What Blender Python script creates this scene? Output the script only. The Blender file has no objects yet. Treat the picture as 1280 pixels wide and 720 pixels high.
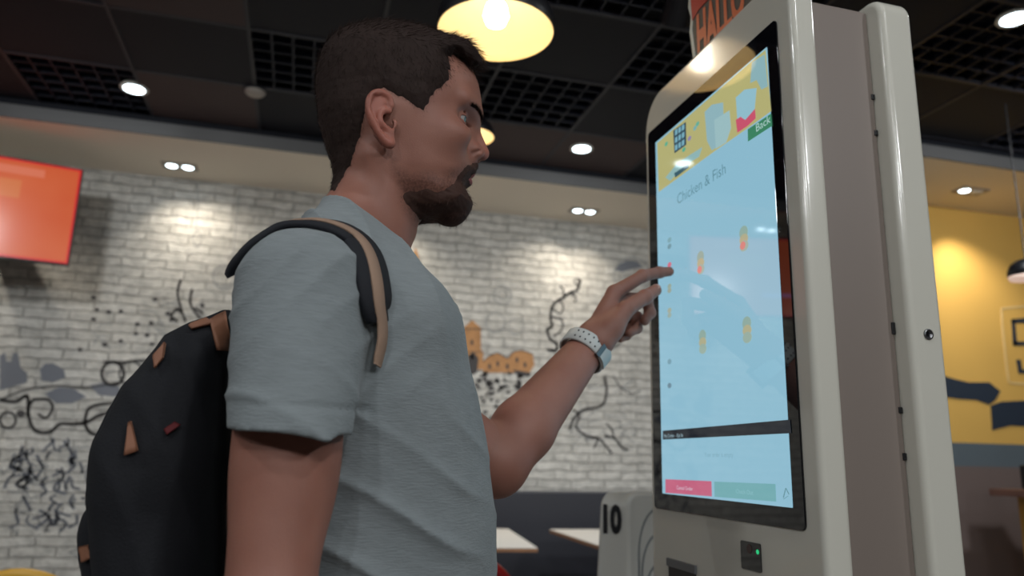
import bpy, math, random
import numpy as np
from mathutils import Vector, Matrix, bvhtree
random.seed(7); rng = np.random.default_rng(7)
C = bpy.context.scene.collection
PI = math.pi
CZ = 1.20          # camera height
S = 0.764          # room scale
K = 0.8824         # kiosk scale
FPX = 948.2

# ------------------------------------------------------------------ camera
def basis(p=math.radians(12.59), yaw=math.radians(15.32), roll=math.radians(1.328)):
    F = np.array([math.sin(yaw)*math.cos(p), math.cos(yaw)*math.cos(p), math.sin(p)])
    r = np.array([math.cos(yaw), -math.sin(yaw), 0.0]); u = np.cross(r, F)
    c, s = math.cos(roll), math.sin(roll)
    return c*r+s*u, -s*r+c*u, F
RR, UU, FF = basis()
def ray(x, y): return RR*(x-640)/FPX+UU*(360-y)/FPX+FF
def atp(x, y, ax, v):          # photo pixel -> place on a plane of the room (relative to the lens)
    d = ray(x, y); return d*(v/d[ax])
def PD(x, y, d): return ray(x, y)*d
def H(x, y, Y=.86):
    q = atp(x, y, 1, Y); return q[0], q[2]
cd = bpy.data.cameras.new('camera'); cam = bpy.data.objects.new('camera', cd); C.objects.link(cam)
M3 = Matrix([[RR[i], UU[i], -FF[i]] for i in range(3)]).to_4x4()
cam.matrix_world = Matrix.Translation((0, 0, CZ)) @ M3
cd.sensor_width = 36; cd.lens = FPX/1280*36; cd.clip_start = .02
cd.dof.use_dof = True; cd.dof.focus_distance = .86; cd.dof.aperture_fstop = 4.5
bpy.context.scene.camera = cam

# ------------------------------------------------------------------ object helpers
def tag(o, label=None, cat=None, group=None, kind=None):
    if label: o['label'] = label
    if cat: o['category'] = cat
    if group: o['group'] = group
    if kind: o['kind'] = kind
    return o
def thing(name, label, cat, loc=(0, 0, 0), rz=0, group=None):
    o = bpy.data.objects.new(name, None); C.objects.link(o); o.empty_display_size = .1
    o.location = loc; o.rotation_euler = (0, 0, rz)
    return tag(o, label, cat, group)
def mesh_np(name, V, faces, mat, parent=None, smooth=True, mats=None, mi=None):
    V = np.asarray(V, np.float32); me = bpy.data.meshes.new(name)
    if isinstance(faces, np.ndarray):
        n, k = faces.shape
        me.vertices.add(len(V)); me.vertices.foreach_set('co', V.ravel())
        me.loops.add(n*k); me.loops.foreach_set('vertex_index', faces.ravel().astype(np.int32))
        me.polygons.add(n); me.polygons.foreach_set('loop_start', (np.arange(n)*k).astype(np.int32))
        me.polygons.foreach_set('loop_total', np.full(n, k, np.int32))
    else:
        me.from_pydata([tuple(map(float, v)) for v in V], [], faces)
    me.update(calc_edges=True)
    if smooth: me.polygons.foreach_set('use_smooth', np.ones(len(me.polygons), bool))
    for m in (mats or [mat]): me.materials.append(m)
    if mi is not None: me.polygons.foreach_set('material_index', np.asarray(mi, np.int32))
    me.update()
    o = bpy.data.objects.new(name, me); C.objects.link(o)
    if parent is not None:
        bpy.context.view_layer.update()
        o.parent = parent; o.matrix_parent_inverse = parent.matrix_world.inverted()
    return o
class MB:
    def __init__(s): s.v = []; s.f = []
    def box(s, a, b, rz=0, c=None):
        x0, y0, z0 = a; x1, y1, z1 = b; n = len(s.v)
        P = [(x, y, z) for x in (x0, x1) for y in (y0, y1) for z in (z0, z1)]
        if rz:
            cx, cy = c if c else ((x0+x1)/2, (y0+y1)/2); co, si = math.cos(rz), math.sin(rz)
            P = [(cx+(x-cx)*co-(y-cy)*si, cy+(x-cx)*si+(y-cy)*co, z) for x, y, z in P]
        s.v += P
        s.f += [[n+i for i in q] for q in ((0,1,3,2),(4,6,7,5),(0,4,5,1),(2,3,7,6),(0,2,6,4),(1,5,7,3))]
        return s
    def tube(s, pts, r, n=10, closed=False, flat=1, up=(0, 0, 1)):
        pts = [np.array(p, float) for p in pts]; m = len(pts); base = len(s.v)
        rs = r if hasattr(r, '__len__') else [r]*m
        for i, p in enumerate(pts):
            a = pts[(i-1) % m] if (closed or i > 0) else p; b = pts[(i+1) % m] if (closed or i < m-1) else p
            t = b-a; t = t/(np.linalg.norm(t)+1e-9); u = np.cross(t, np.array(up, float))
            if np.linalg.norm(u) < 1e-3: u = np.cross(t, np.array([1., .01, 0]))
            u /= np.linalg.norm(u); w = np.cross(u, t)
            for k in range(n):
                A = 2*PI*k/n; s.v.append(tuple(p+rs[i]*(u*math.cos(A)+w*flat*math.sin(A))))
        mm = m if closed else m-1
        for i in range(mm):
            for k in range(n):
                a = base+i*n+k; b = base+i*n+(k+1) % n; j = (i+1) % m
                s.f.append([a, b, base+j*n+(k+1) % n, base+j*n+k])
        if not closed: s.f.append([base+k for k in range(n)][::-1]); s.f.append([base+(m-1)*n+k for k in range(n)])
        return s
    def lathe(s, c, prof, n=32, axis='z'):
        base = len(s.v); m = len(prof)
        for r, h in prof:
            for k in range(n):
                A = 2*PI*k/n; a, b = r*math.cos(A), r*math.sin(A)
                s.v.append((c[0]+a, c[1]+b, c[2]+h) if axis == 'z' else ((c[0]+h, c[1]+a, c[2]+b) if axis == 'x' else (c[0]+a, c[1]+h, c[2]+b)))
        for i in range(m-1):
            for k in range(n): s.f.append([base+i*n+k, base+i*n+(k+1) % n, base+(i+1)*n+(k+1) % n, base+(i+1)*n+k])
        s.f.append([base+k for k in range(n)][::-1]); s.f.append([base+(m-1)*n+k for k in range(n)])
        return s
    def prism(s, poly, ax, lo, hi):   # poly in the two other axes, extruded along ax
        base = len(s.v); n = len(poly)
        for h in (lo, hi):
            for a, b in poly:
                s.v.append((h, a, b) if ax == 0 else ((a, h, b) if ax == 1 else (a, b, h)))
        for k in range(n): s.f.append([base+k, base+(k+1) % n, base+n+(k+1) % n, base+n+k])
        s.f.append([base+k for k in range(n)][::-1]); s.f.append([base+n+k for k in range(n)])
        return s
    def build(s, name, mat, parent=None, bevel=0, smooth=False, seg=3):
        o = mesh_np(name, np.array(s.v), s.f, mat, parent, smooth)
        import bmesh
        bm = bmesh.new(); bm.from_mesh(o.data); bmesh.ops.recalc_face_normals(bm, faces=bm.faces[:]); bm.to_mesh(o.data); bm.free()
        if bevel:
            m = o.modifiers.new('b', 'BEVEL'); m.width = bevel; m.segments = seg; m.limit_method = 'ANGLE'; m.angle_limit = .6
            o.data.polygons.foreach_set('use_smooth', np.ones(len(o.data.polygons), bool))
            w = o.modifiers.new('w', 'WEIGHTED_NORMAL')
        return o
def rrect(a0, b0, a1, b1, r, n=8):
    P = []
    for cx, cy, s0 in ((a1-r, b1-r, 0), (a0+r, b1-r, PI/2), (a0+r, b0+r, PI), (a1-r, b0+r, 3*PI/2)):
        for k in range(n+1):
            A = s0+PI/2*k/n; P.append((cx+r*math.cos(A), cy+r*math.sin(A)))
    return P
def spline(pts, n=8, closed=False):
    P = [np.array(p, float) for p in pts]; out = []; m = len(P)
    for i in range(m if closed else m-1):
        p0, p1, p2, p3 = (P[(i+j) % m] if closed else P[min(max(i+j, 0), m-1)] for j in (-1, 0, 1, 2))
        for k in range(n):
            t = k/n; out.append(.5*((2*p1)+(-p0+p2)*t+(2*p0-5*p1+4*p2-p3)*t*t+(-p0+3*p1-3*p2+p3)*t**3))
    if not closed: out.append(P[-1])
    return out

# ------------------------------------------------------------------ materials
def srgb(c): return tuple(((v/255)/12.92 if v/255 <= .04045 else ((v/255+.055)/1.055)**2.4) for v in c)+(1,)
def mat(name, col, rough=.6, bump=0, bscale=60, var=0, vscale=8, metal=0, coat=0, spec=.5, emit=None, estr=1, sss=0, stretch=None, sheen=0):
    m = bpy.data.materials.new(name); m.use_nodes = True; nt = m.node_tree; N = nt.nodes; L = nt.links
    b = N['Principled BSDF']; col = srgb(col) if max(col[:3]) > 1 else tuple(col[:3])+(1,)
    b.inputs['Base Color'].default_value = col; b.inputs['Roughness'].default_value = rough
    b.inputs['Metallic'].default_value = metal; b.inputs['Coat Weight'].default_value = coat
    b.inputs['Specular IOR Level'].default_value = spec
    if sheen: b.inputs['Sheen Weight'].default_value = sheen
    if sss:
        b.inputs['Subsurface Weight'].default_value = sss; b.inputs['Subsurface Radius'].default_value = (1, .35, .2); b.inputs['Subsurface Scale'].default_value = .008
    if emit:
        b.inputs['Emission Color'].default_value = srgb(emit) if max(emit) > 1 else tuple(emit)+(1,); b.inputs['Emission Strength'].default_value = estr
    tc = N.new('ShaderNodeTexCoord'); mp = N.new('ShaderNodeMapping'); L.new(tc.outputs['Object'], mp.inputs[0])
    if stretch: mp.inputs['Scale'].default_value = stretch
    if var:
        n = N.new('ShaderNodeTexNoise'); n.inputs['Scale'].default_value = vscale; n.inputs['Detail'].default_value = 5; L.new(mp.outputs[0], n.inputs[0])
        mx = N.new('ShaderNodeMix'); mx.data_type = 'RGBA'; L.new(n.outputs[0], mx.inputs[0])
        mx.inputs[6].default_value = tuple(max(0, c*(1-var)) for c in col[:3])+(1,); mx.inputs[7].default_value = tuple(min(1, c*(1+var)) for c in col[:3])+(1,)
        L.new(mx.outputs[2], b.inputs['Base Color'])
    if bump:
        n2 = N.new('ShaderNodeTexNoise'); n2.inputs['Scale'].default_value = bscale; n2.inputs['Detail'].default_value = 4; L.new(mp.outputs[0], n2.inputs[0])
        bp = N.new('ShaderNodeBump'); bp.inputs['Strength'].default_value = bump; bp.inputs['Distance'].default_value = .003; L.new(n2.outputs[0], bp.inputs['Height']); L.new(bp.outputs[0], b.inputs['Normal'])
    return m
def brick_mat():
    m = mat('painted_brick', (205, 200, 190), .75); nt = m.node_tree; N = nt.nodes; L = nt.links; b = N['Principled BSDF']
    tc = N.new('ShaderNodeTexCoord'); sp = N.new('ShaderNodeSeparateXYZ'); cb = N.new('ShaderNodeCombineXYZ')
    L.new(tc.outputs['Object'], sp.inputs[0]); L.new(sp.outputs[0], cb.inputs[0]); L.new(sp.outputs[2], cb.inputs[1])
    wn = N.new('ShaderNodeTexNoise'); wn.inputs['Scale'].default_value = 7; L.new(cb.outputs[0], wn.inputs[0])
    ad = N.new('ShaderNodeMix'); ad.data_type = 'VECTOR'; ad.inputs[0].default_value = .035; L.new(cb.outputs[0], ad.inputs[4]); L.new(wn.outputs[1], ad.inputs[5])
    br = N.new('ShaderNodeTexBrick'); L.new(ad.outputs[1], br.inputs[0])
    br.inputs['Scale'].default_value = 1; br.inputs['Brick Width'].default_value = .23; br.inputs['Row Height'].default_value = .055; br.inputs['Mortar Size'].default_value = .005; br.inputs['Mortar Smooth'].default_value = .6
    br.inputs['Color1'].default_value = srgb((208, 205, 197)); br.inputs['Color2'].default_value = srgb((192, 189, 181)); br.inputs['Mortar'].default_value = srgb((168, 165, 158))
    ns = N.new('ShaderNodeTexNoise'); ns.inputs['Scale'].default_value = 16; ns.inputs['Detail'].default_value = 7; ns.inputs['Roughness'].default_value = .65; L.new(cb.outputs[0], ns.inputs[0])
    mr = N.new('ShaderNodeMapRange'); mr.inputs[1].default_value = .35; mr.inputs[2].default_value = .65; mr.inputs[3].default_value = .70; mr.inputs[4].default_value = 1.04; L.new(ns.outputs[0], mr.inputs[0])
    mul = N.new('ShaderNodeMix'); mul.data_type = 'RGBA'; mul.blend_type = 'MULTIPLY'; mul.inputs[0].default_value = 1
    L.new(br.outputs[0], mul.inputs[6]); L.new(mr.outputs[0], mul.inputs[7]); L.new(mul.outputs[2], b.inputs['Base Color'])
    hm = N.new('ShaderNodeMath'); hm.operation = 'MULTIPLY_ADD'; L.new(br.outputs['Fac'], hm.inputs[0]); hm.inputs[1].default_value = -1.0; L.new(ns.outputs[0], hm.inputs[2])
    bp = N.new('ShaderNodeBump'); bp.inputs['Strength'].default_value = .9; bp.inputs['Distance'].default_value = .016; L.new(hm.outputs[0], bp.inputs['Height']); L.new(bp.outputs[0], b.inputs['Normal'])
    return m
def screen_mat(name, col, strength=1):
    return mat(name, (6, 7, 9), .04, spec=1.0, emit=col, estr=strength)
def skin_mat():
    m = mat('skin', (172, 116, 96), .5, bump=.10, bscale=700, sss=.12, spec=.35); nt = m.node_tree; N = nt.nodes; L = nt.links; b = N['Principled BSDF']
    tc = N.new('ShaderNodeTexCoord'); n = N.new('ShaderNodeTexNoise'); n.inputs['Scale'].default_value = 22; n.inputs['Detail'].default_value = 5; L.new(tc.outputs['Object'], n.inputs[0])
    mx = N.new('ShaderNodeMix'); mx.data_type = 'RGBA'; L.new(n.outputs[0], mx.inputs[0]); mx.inputs[6].default_value = srgb((138, 90, 76)); mx.inputs[7].default_value = srgb((164, 116, 100))
    prev = mx.outputs[2]
    n3 = N.new('ShaderNodeTexNoise'); n3.inputs['Scale'].default_value = 420; n3.inputs['Detail'].default_value = 2; L.new(tc.outputs['Object'], n3.inputs[0])
    for at, col in (('lip', (176, 88, 84)), ('red', (190, 100, 84)), ('stub', (74, 48, 40))):
        a = N.new('ShaderNodeAttribute'); a.attribute_name = at; m2 = N.new('ShaderNodeMix'); m2.data_type = 'RGBA'
        if at == 'stub':
            mu = N.new('ShaderNodeMath'); mu.operation = 'MULTIPLY'; mr = N.new('ShaderNodeMapRange'); mr.inputs[1].default_value = .3; mr.inputs[2].default_value = .7; mr.inputs[3].default_value = .35; mr.inputs[4].default_value = 1
            L.new(n3.outputs[0], mr.inputs[0]); L.new(a.outputs['Fac'], mu.inputs[0]); L.new(mr.outputs[0], mu.inputs[1]); L.new(mu.outputs[0], m2.inputs[0])
        else: L.new(a.outputs['Fac'], m2.inputs[0])
        L.new(prev, m2.inputs[6]); m2.inputs[7].default_value = srgb(col); prev = m2.outputs[2]
    L.new(prev, b.inputs['Base Color'])
    return m
M_brick = brick_mat()
M_plaster = mat('plaster', (238, 228, 212), .85, bump=.1, bscale=40)
M_fascia = mat('fascia_paint', (112, 112, 112), .7)
M_black = mat('black_ceiling', (5, 10, 24), .8)
M_void = mat('ceiling_void', (10, 13, 22), .9)
M_rail = mat('ceiling_rail', (40, 40, 48), .6)
M_brown = mat('brown_panel', (70, 58, 58), .8, var=.12, vscale=2)
M_grid = mat('grille', (17, 24, 42), .6)
M_floor = mat('floor_tile', (140, 136, 132), .5, var=.2, vscale=3)
M_grey = mat('grey_wall', (110, 106, 102), .8, var=.1, vscale=2)
M_yel = mat('yellow_wall', (224, 180, 94), .7, var=.08, vscale=2)
M_bluegrey = mat('bluegrey_wall', (92, 104, 112), .8, var=.15, vscale=2)
M_brwall = mat('brown_wall', (112, 98, 94), .8, var=.12, vscale=2)
M_navy = mat('navy_paint', (38, 50, 66), .7)
M_ink = mat('mural_black', (66, 63, 63), .8); M_inkg = mat('mural_grey', (112, 115, 122), .8); M_inkl = mat('mural_pale', (150, 150, 148), .8); M_inko = mat('mural_ochre', (172, 126, 82), .8, var=.35, vscale=22)
M_white = mat('white_paint', (222, 218, 208), .5)
M_shell = mat('kiosk_shell', (208, 205, 193), .16, spec=.5, coat=.2, bump=.02, bscale=300)
M_core = mat('kiosk_core', (128, 116, 108), .5, var=.04, vscale=4)
M_glass = mat('bezel_glass', (9, 11, 17), .03, spec=1.0)
M_dark = mat('dark_plastic', (18, 19, 24), .4)
M_metal = mat('metal', (120, 120, 122), .3, metal=1)
M_booth = mat('booth_vinyl', (44, 45, 52), .5, bump=.1, bscale=80)
M_table = mat('table_top', (214, 208, 198), .35); M_wood = mat('table_edge', (150, 108, 76), .5, var=.2, vscale=20)
M_red = mat('red_plastic', (186, 34, 40), .35); M_yelp = mat('yellow_plastic', (222, 170, 60), .4)
M_pack = mat('pack_fabric', (7, 9, 17), .85, bump=.25, bscale=500, var=.15, vscale=40)
M_tan = mat('tan_leather', (140, 94, 70), .65, var=.15, vscale=60, bump=.1, bscale=200)
M_web = mat('tan_webbing', (156, 128, 108), .8, bump=.4, bscale=900)
M_strap = mat('strap_black', (12, 15, 24), .8, bump=.2, bscale=600)
M_skin = skin_mat()
M_hair = mat('hair_brown', (46, 34, 30), .75, spec=.18, var=.3, vscale=90)
M_beard = mat('beard_brown', (66, 45, 38), .7, spec=.2, var=.3, vscale=120)
M_jean = mat('dark_denim', (40, 46, 60), .85, bump=.2, bscale=600)
M_shoe = mat('shoe', (40, 40, 42), .6)
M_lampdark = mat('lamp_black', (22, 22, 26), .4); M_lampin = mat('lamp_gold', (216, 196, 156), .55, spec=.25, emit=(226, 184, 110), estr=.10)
M_bulb = mat('bulb', (255, 250, 235), .3, emit=(255, 244, 220), estr=16)
M_led = mat('led', (240, 250, 255), .3, emit=(225, 245, 255), estr=9)
M_shirt = mat('heather_jersey', (127, 134, 136), .9, bump=.35, bscale=420, var=.16, vscale=170, stretch=(.35, .35, 1.6), sheen=.1)

# ------------------------------------------------------------------ implicit surfaces
def grid(lo, hi, h):
    ax = [np.arange(lo[i], hi[i]+h, h, dtype=np.float32) for i in range(3)]
    return ax, np.meshgrid(*ax, indexing='ij', sparse=True)
def smin(a, b, k):
    h = np.clip(.5+.5*(b-a)/k, 0, 1).astype(np.float32); return b+(a-b)*h-k*h*(1-h)
def smax(a, b, k): return -smin(-a, -b, k)
def cap(G, a, b, ra, rb):
    X, Y, Z = G; a = np.asarray(a, float); b = np.asarray(b, float); d = b-a; dd = float(d@d)+1e-12
    t = np.clip(((X-a[0])*d[0]+(Y-a[1])*d[1]+(Z-a[2])*d[2])/dd, 0, 1).astype(np.float32)
    return np.sqrt((X-a[0]-t*d[0])**2+(Y-a[1]-t*d[1])**2+(Z-a[2]-t*d[2])**2)-(ra+(rb-ra)*t)
def ell(G, c, r, R=None):
    X, Y, Z = G; x, y, z = X-c[0], Y-c[1], Z-c[2]
    if R is not None: x, y, z = (R[0][0]*x+R[0][1]*y+R[0][2]*z, R[1][0]*x+R[1][1]*y+R[1][2]*z, R[2][0]*x+R[2][1]*y+R[2][2]*z)
    k0 = np.sqrt((x/r[0])**2+(y/r[1])**2+(z/r[2])**2); k1 = np.sqrt((x/r[0]**2)**2+(y/r[1]**2)**2+(z/r[2]**2)**2)
    return (k0*(k0-1)/np.maximum(k1, 1e-6)).astype(np.float32)
def snet(F, ax):
    F = F.astype(np.float32); ins = F < 0
    A = np.zeros(tuple(n-1 for n in F.shape), np.uint8)
    for i in (0, 1):
        for j in (0, 1):
            for k in (0, 1): A += ins[i:F.shape[0]-1+i, j:F.shape[1]-1+j, k:F.shape[2]-1+k]
    act = (A > 0) & (A < 8); idx = np.argwhere(act); I, J, Kk = idx.T
    vid = np.full(act.shape, -1, np.int32); vid[I, J, Kk] = np.arange(len(idx))
    acc = np.zeros((len(idx), 3)); cnt = np.zeros(len(idx))
    cor = {(i, j, k): F[I+i, J+j, Kk+k] for i in (0, 1) for j in (0, 1) for k in (0, 1)}
    for a in range(3):
        o = [b for b in range(3) if b != a]
        for p in (0, 1):
            for q in (0, 1):
                c0 = [0, 0, 0]; c0[o[0]] = p; c0[o[1]] = q; c1 = list(c0); c1[a] = 1
                f0, f1 = cor[tuple(c0)], cor[tuple(c1)]; m = (f0 < 0) != (f1 < 0)
                t = np.where(m, f0/np.where(m, f0-f1, 1), 0)
                pt = np.zeros((len(idx), 3)); pt[:, o[0]] = p; pt[:, o[1]] = q; pt[:, a] = t
                acc += pt*m[:, None]; cnt += m
    acc /= cnt[:, None]
    V = np.stack([ax[a][idx[:, a]]+acc[:, a]*(ax[a][1]-ax[a][0]) for a in range(3)], 1)
    quads = []
    for a in range(3):
        s0 = [slice(None)]*3; s1 = [slice(None)]*3; s0[a] = slice(0, -1); s1[a] = slice(1, None)
        ch = ins[tuple(s0)] != ins[tuple(s1)]
        o = [(a+1) % 3, (a+2) % 3]; e = np.argwhere(ch)
        e = e[(e[:, o[0]] > 0) & (e[:, o[1]] > 0) & (e[:, o[0]] < F.shape[o[0]]-1) & (e[:, o[1]] < F.shape[o[1]]-1)]
        fl = ins[tuple(e.T)]
        def g(p, q):
            c = e.copy(); c[:, o[0]] -= p; c[:, o[1]] -= q; return vid[tuple(c.T)]
        Q = np.stack([g(1, 1), g(0, 1), g(0, 0), g(1, 0)], 1)
        Q[~fl] = Q[~fl][:, ::-1]; quads.append(Q)
    return V, np.concatenate(quads)
def wob(G, f, seed=0):
    X, Y, Z = G; r = np.random.default_rng(seed); out = 0
    for k in range(5):
        d = r.normal(size=3); d /= np.linalg.norm(d); w = f*(1+.45*k); out = out+np.sin(X*d[0]*w+Y*d[1]*w+Z*d[2]*w+r.uniform(0, 6))/(1+.45*k)
    return (out/2.5).astype(np.float32)
def table(Z, zs, vs):
    zs = np.array(zs); vs = np.array(vs); o = np.argsort(zs); return np.interp(Z, zs[o], vs[o]).astype(np.float32)
def smoothtab(zs, vs):
    o = np.argsort(zs); z = np.array(zs)[o]; v = np.array(vs)[o]; d = np.linspace(z[0], z[-1], 400); y = np.interp(d, z, v)
    k = np.ones(13)/13; yp = np.pad(y, 6, mode='edge'); y2 = np.convolve(yp, k, 'valid'); w = np.minimum(1, np.minimum(np.arange(400), np.arange(400)[::-1])/8); return d, y*(1-w)+y2*w

YH = .86                                  # the man's midplane
# --- head: width, front and back of each level (z relative to the lens)
HF = smoothtab([.508,.503,.495,.483,.471,.451,.43,.415,.399,.38,.36,.345,.337,.325,.315,.30,.29,.282,.274], [.100,.122,.142,.162,.174,.184,.189,.189,.184,.177,.173,.180,.181,.176,.169,.170,.166,.157,.125])
HB = smoothtab([.508,.503,.495,.483,.465,.44,.414,.385,.35,.32,.31,.30,.29,.282,.274], [.078,.052,.034,.016,.005,-.003,-.006,-.002,.010,.026,.036,.055,.075,.095,.115])
HW = smoothtab([.508,.503,.495,.48,.46,.44,.42,.40,.38,.36,.34,.32,.30,.29,.282,.274], [.006,.028,.043,.057,.068,.074,.076,.0755,.0735,.069,.064,.0595,.052,.044,.034,.010])
def head_field(G):
    X, Y, Z = G; v = Y-YH
    f = np.interp(Z, *HF).astype(np.float32); g = np.interp(Z, *HB).astype(np.float32); b = np.interp(Z, *HW).astype(np.float32)
    a = (f-g)/2; cx = (f+g)/2; s = (X-cx)/a
    be = b*(1-.25*np.clip(s, 0, 1)**2*np.exp(-((Z-.395)/.05)**2)-.10*np.clip(s, 0, 1)**1.5)
    q = ((np.abs(s)**2.35+np.abs(v/be)**2.25)**(1/2.3)-1)*np.minimum(a, be)
    q = smax(q, .274-Z, .01); q = smax(q, Z-.508, .012)
    av = np.abs(v); G2 = (X, av, Z); Gl = (X+9*v*v, av, Z)
    q = smin(q, cap(G2, (.178, .006, .410), (.158, .046, .412), .0085, .008), .014)       # brow
    q = smin(q, ell(G2, (.140, .048, .366), (.028, .015, .016)), .022)                      # cheekbone
    q = smax(q, -ell(G2, (.177, .046, .3895), (.024, .026, .0118)), .009)                     # eye socket
    nose = smin(cap(G2, (.176, 0, .404), (.1925, 0, .3665), .0075, .0095), ell(G2, (.182, .0115, .3615), (.0105, .0065, .0078)), .006)
    nose = smin(nose, cap(G2, (.166, .006, .392), (.176, .009, .364), .008, .011), .010)
    q = smin(q, nose, .008)
    q = smin(q, ell(G2, (.176, 0, .349), (.011, .016, .007)), .006)
    q = smin(q, ell(Gl, (.1765, 0, .3375), (.0085, .023, .0048)), .004)
    q = smin(q, ell(Gl, (.1730, 0, .3255), (.0090, .0165, .0048)), .004)
    q = smax(q, -ell(Gl, (.186, 0, .3318), (.012, .024, .0011)), .002)
    q = smax(q, -ell(G2, (.190, .0065, .354), (.006, .0028, .0035)), .003)
    q = smax(q, -cap(G2, (.186, .0175, .362), (.178, .020, .357), .0012, .0012), .004)
    q = smin(q, ell(G2, (.156, 0, .292), (.014, .018, .013)), .012)
    lid = np.sqrt((X-.1530)**2+(av-.0310)**2+(Z-.391)**2)-.0140
    lid = smax(lid, -ell(G2, (.166, .0310, .3905), (.016, .0165, .0042)), .0012)
    q = smin(q, lid, .003)
    q = smax(q, -cap(G2, (.166, .020, .4000), (.160, .040, .3990), .0007, .0007), .003)      # lid crease
    q = smax(q, -ell(G2, (.170, .0315, .3905), (.014, .0155, .0038)), .001)
    # neck
    nk = cap(G, (.075, YH, .33), (.054, YH, .215), .0515, .0530)
    nk = smin(nk, cap(G2, (.058, .052, .325), (.092, .016, .215), .012, .011), .018)
    nk = smin(nk, ell(G2, (.104, 0, .258), (.010, .009, .012)), .012)
    nk = smin(nk, cap(G2, (.036, .03, .258), (.0, .13, .155), .028, .038), .03)
    q = smin(q, nk, .014)
    # ear: outline drawn from the photograph at the ear's own depth
    def E(px, py, dv=0):
        px = 477+(px-477)*.92; py = 145+(py-145)*.92; c = atp(px, py, 1, .779); return np.array([c[0], .074+dv, c[2]])
    
    def off(p): return .0135*np.clip((.078-p[0])/.034, 0, 1)                                  # rim stands away from the skull towards the back
    def EP(px, py, e=0): c = E(px, py); c[1] = .0735+off(c)+e; return c
    a = None
    plate = [(481, 124), (471, 126), (468, 138), (471, 150), (478, 162), (485, 174)]
    for i in range(len(plate)-1):
        r = [.0085, .0095, .0095, .009, .0075, .006]
        A, B = EP(*plate[i], -.004), EP(*plate[i+1], -.004)
        e = cap((X, (av-A[1])*2.0+A[1], Z), A, (B[0], A[1]+(B[1]-A[1])*2, B[2]), r[i], r[i+1]); a = e if a is None else smin(a, e, .006)
    hel = [(490, 131), (489, 122), (484, 116), (476, 113.5), (467, 116), (460.5, 124), (458.5, 133), (460, 144), (465, 155), (471, 165), (479, 175), (486, 181), (491, 181)]
    hp = spline([EP(x, y, .001) for x, y in hel], 3)
    for i in range(len(hp)-1):
        u = i/len(hp); rr = .0031+.0014*max(0, u-.7)/.3
        a = smin(a, cap(G2, hp[i], hp[i+1], rr, rr), .0025)
    a = smax(a, -ell(G2, E(483, 147)+np.array([0, .007, 0]), (.0085, .011, .0105)), .003)    # concha
    a = smax(a, -cap(G2, EP(468, 122, .004), EP(464, 140, .004), .0026, .0022), .003)
    ah = spline([EP(488, 137, .0005), EP(480, 137.5, .001), EP(474, 144, .0015), EP(475, 154, .0015), EP(483, 161, .001), EP(491, 164, 0)], 3)
    for i in range(len(ah)-1): a = smin(a, cap(G2, ah[i], ah[i+1], .0027, .0027), .003)
    a = smin(a, ell(G2, EP(486, 172, -.001), (.0075, .0045, .008)), .005)                     # lobe
    a = smin(a, ell(G2, E(494.5, 154)+np.array([0, .0005, 0]), (.0042, .0045, .0065)), .004)  # tragus
    q = smin(q, a, .004)
    q = smax(q, -ell(G2, E(490.5, 154)+np.array([0, .001, 0]), (.0028, .008, .005)), .002)
    return q.astype(np.float32)
# --- torso
TF = smoothtab([.26,.24,.21,.18,.135,.087,.03,-.027,-.07,-.13,-.25,-.40], [.075,.092,.114,.133,.158,.179,.194,.206,.212,.214,.198,.175])
TB = smoothtab([.26,.24,.18,.1,0,-.1,-.25,-.40], [.01,.0,-.035,-.055,-.055,-.045,-.035,-.045])
TW = smoothtab([.26,.24,.22,.2,.17,.12,.05,-.1,-.25,-.40], [.05,.075,.10,.125,.15,.168,.175,.17,.168,.172])
def torso_field(G):
    X, Y, Z = G; v = Y-YH
    f = np.interp(Z, *TF).astype(np.float32); g = np.interp(Z, *TB).astype(np.float32); b = np.interp(Z, *TW).astype(np.float32)
    a = (f-g)/2; cx = (f+g)/2
    q = ((np.abs((X-cx)/a)**2.3+np.abs(v/b)**2.5)**(1/2.4)-1)*np.minimum(a, b)
    q = smax(q, Z-.255, .02)
    G2 = (X, np.abs(v), Z)
    q = smin(q, cap(G2, (.036, .03, .255), (-.002, .14, .152), .032, .044), .03)
    q = smin(q, ell(G2, (.105, .085, .125), (.045, .07, .055)), .03)
    return q.astype(np.float32)
ELB = PD(619, 580, 1.03); WR = PD(733, 437, 1.195)
SHR = np.array([-.005, YH-.163, .139]); SHL = np.array([.030, YH+.163, .138])
ELR = np.array([-.010, YH-.222, -.125])
def tilt(p, q, t): return np.array(p)+(np.array(q)-np.array(p))*t

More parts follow.
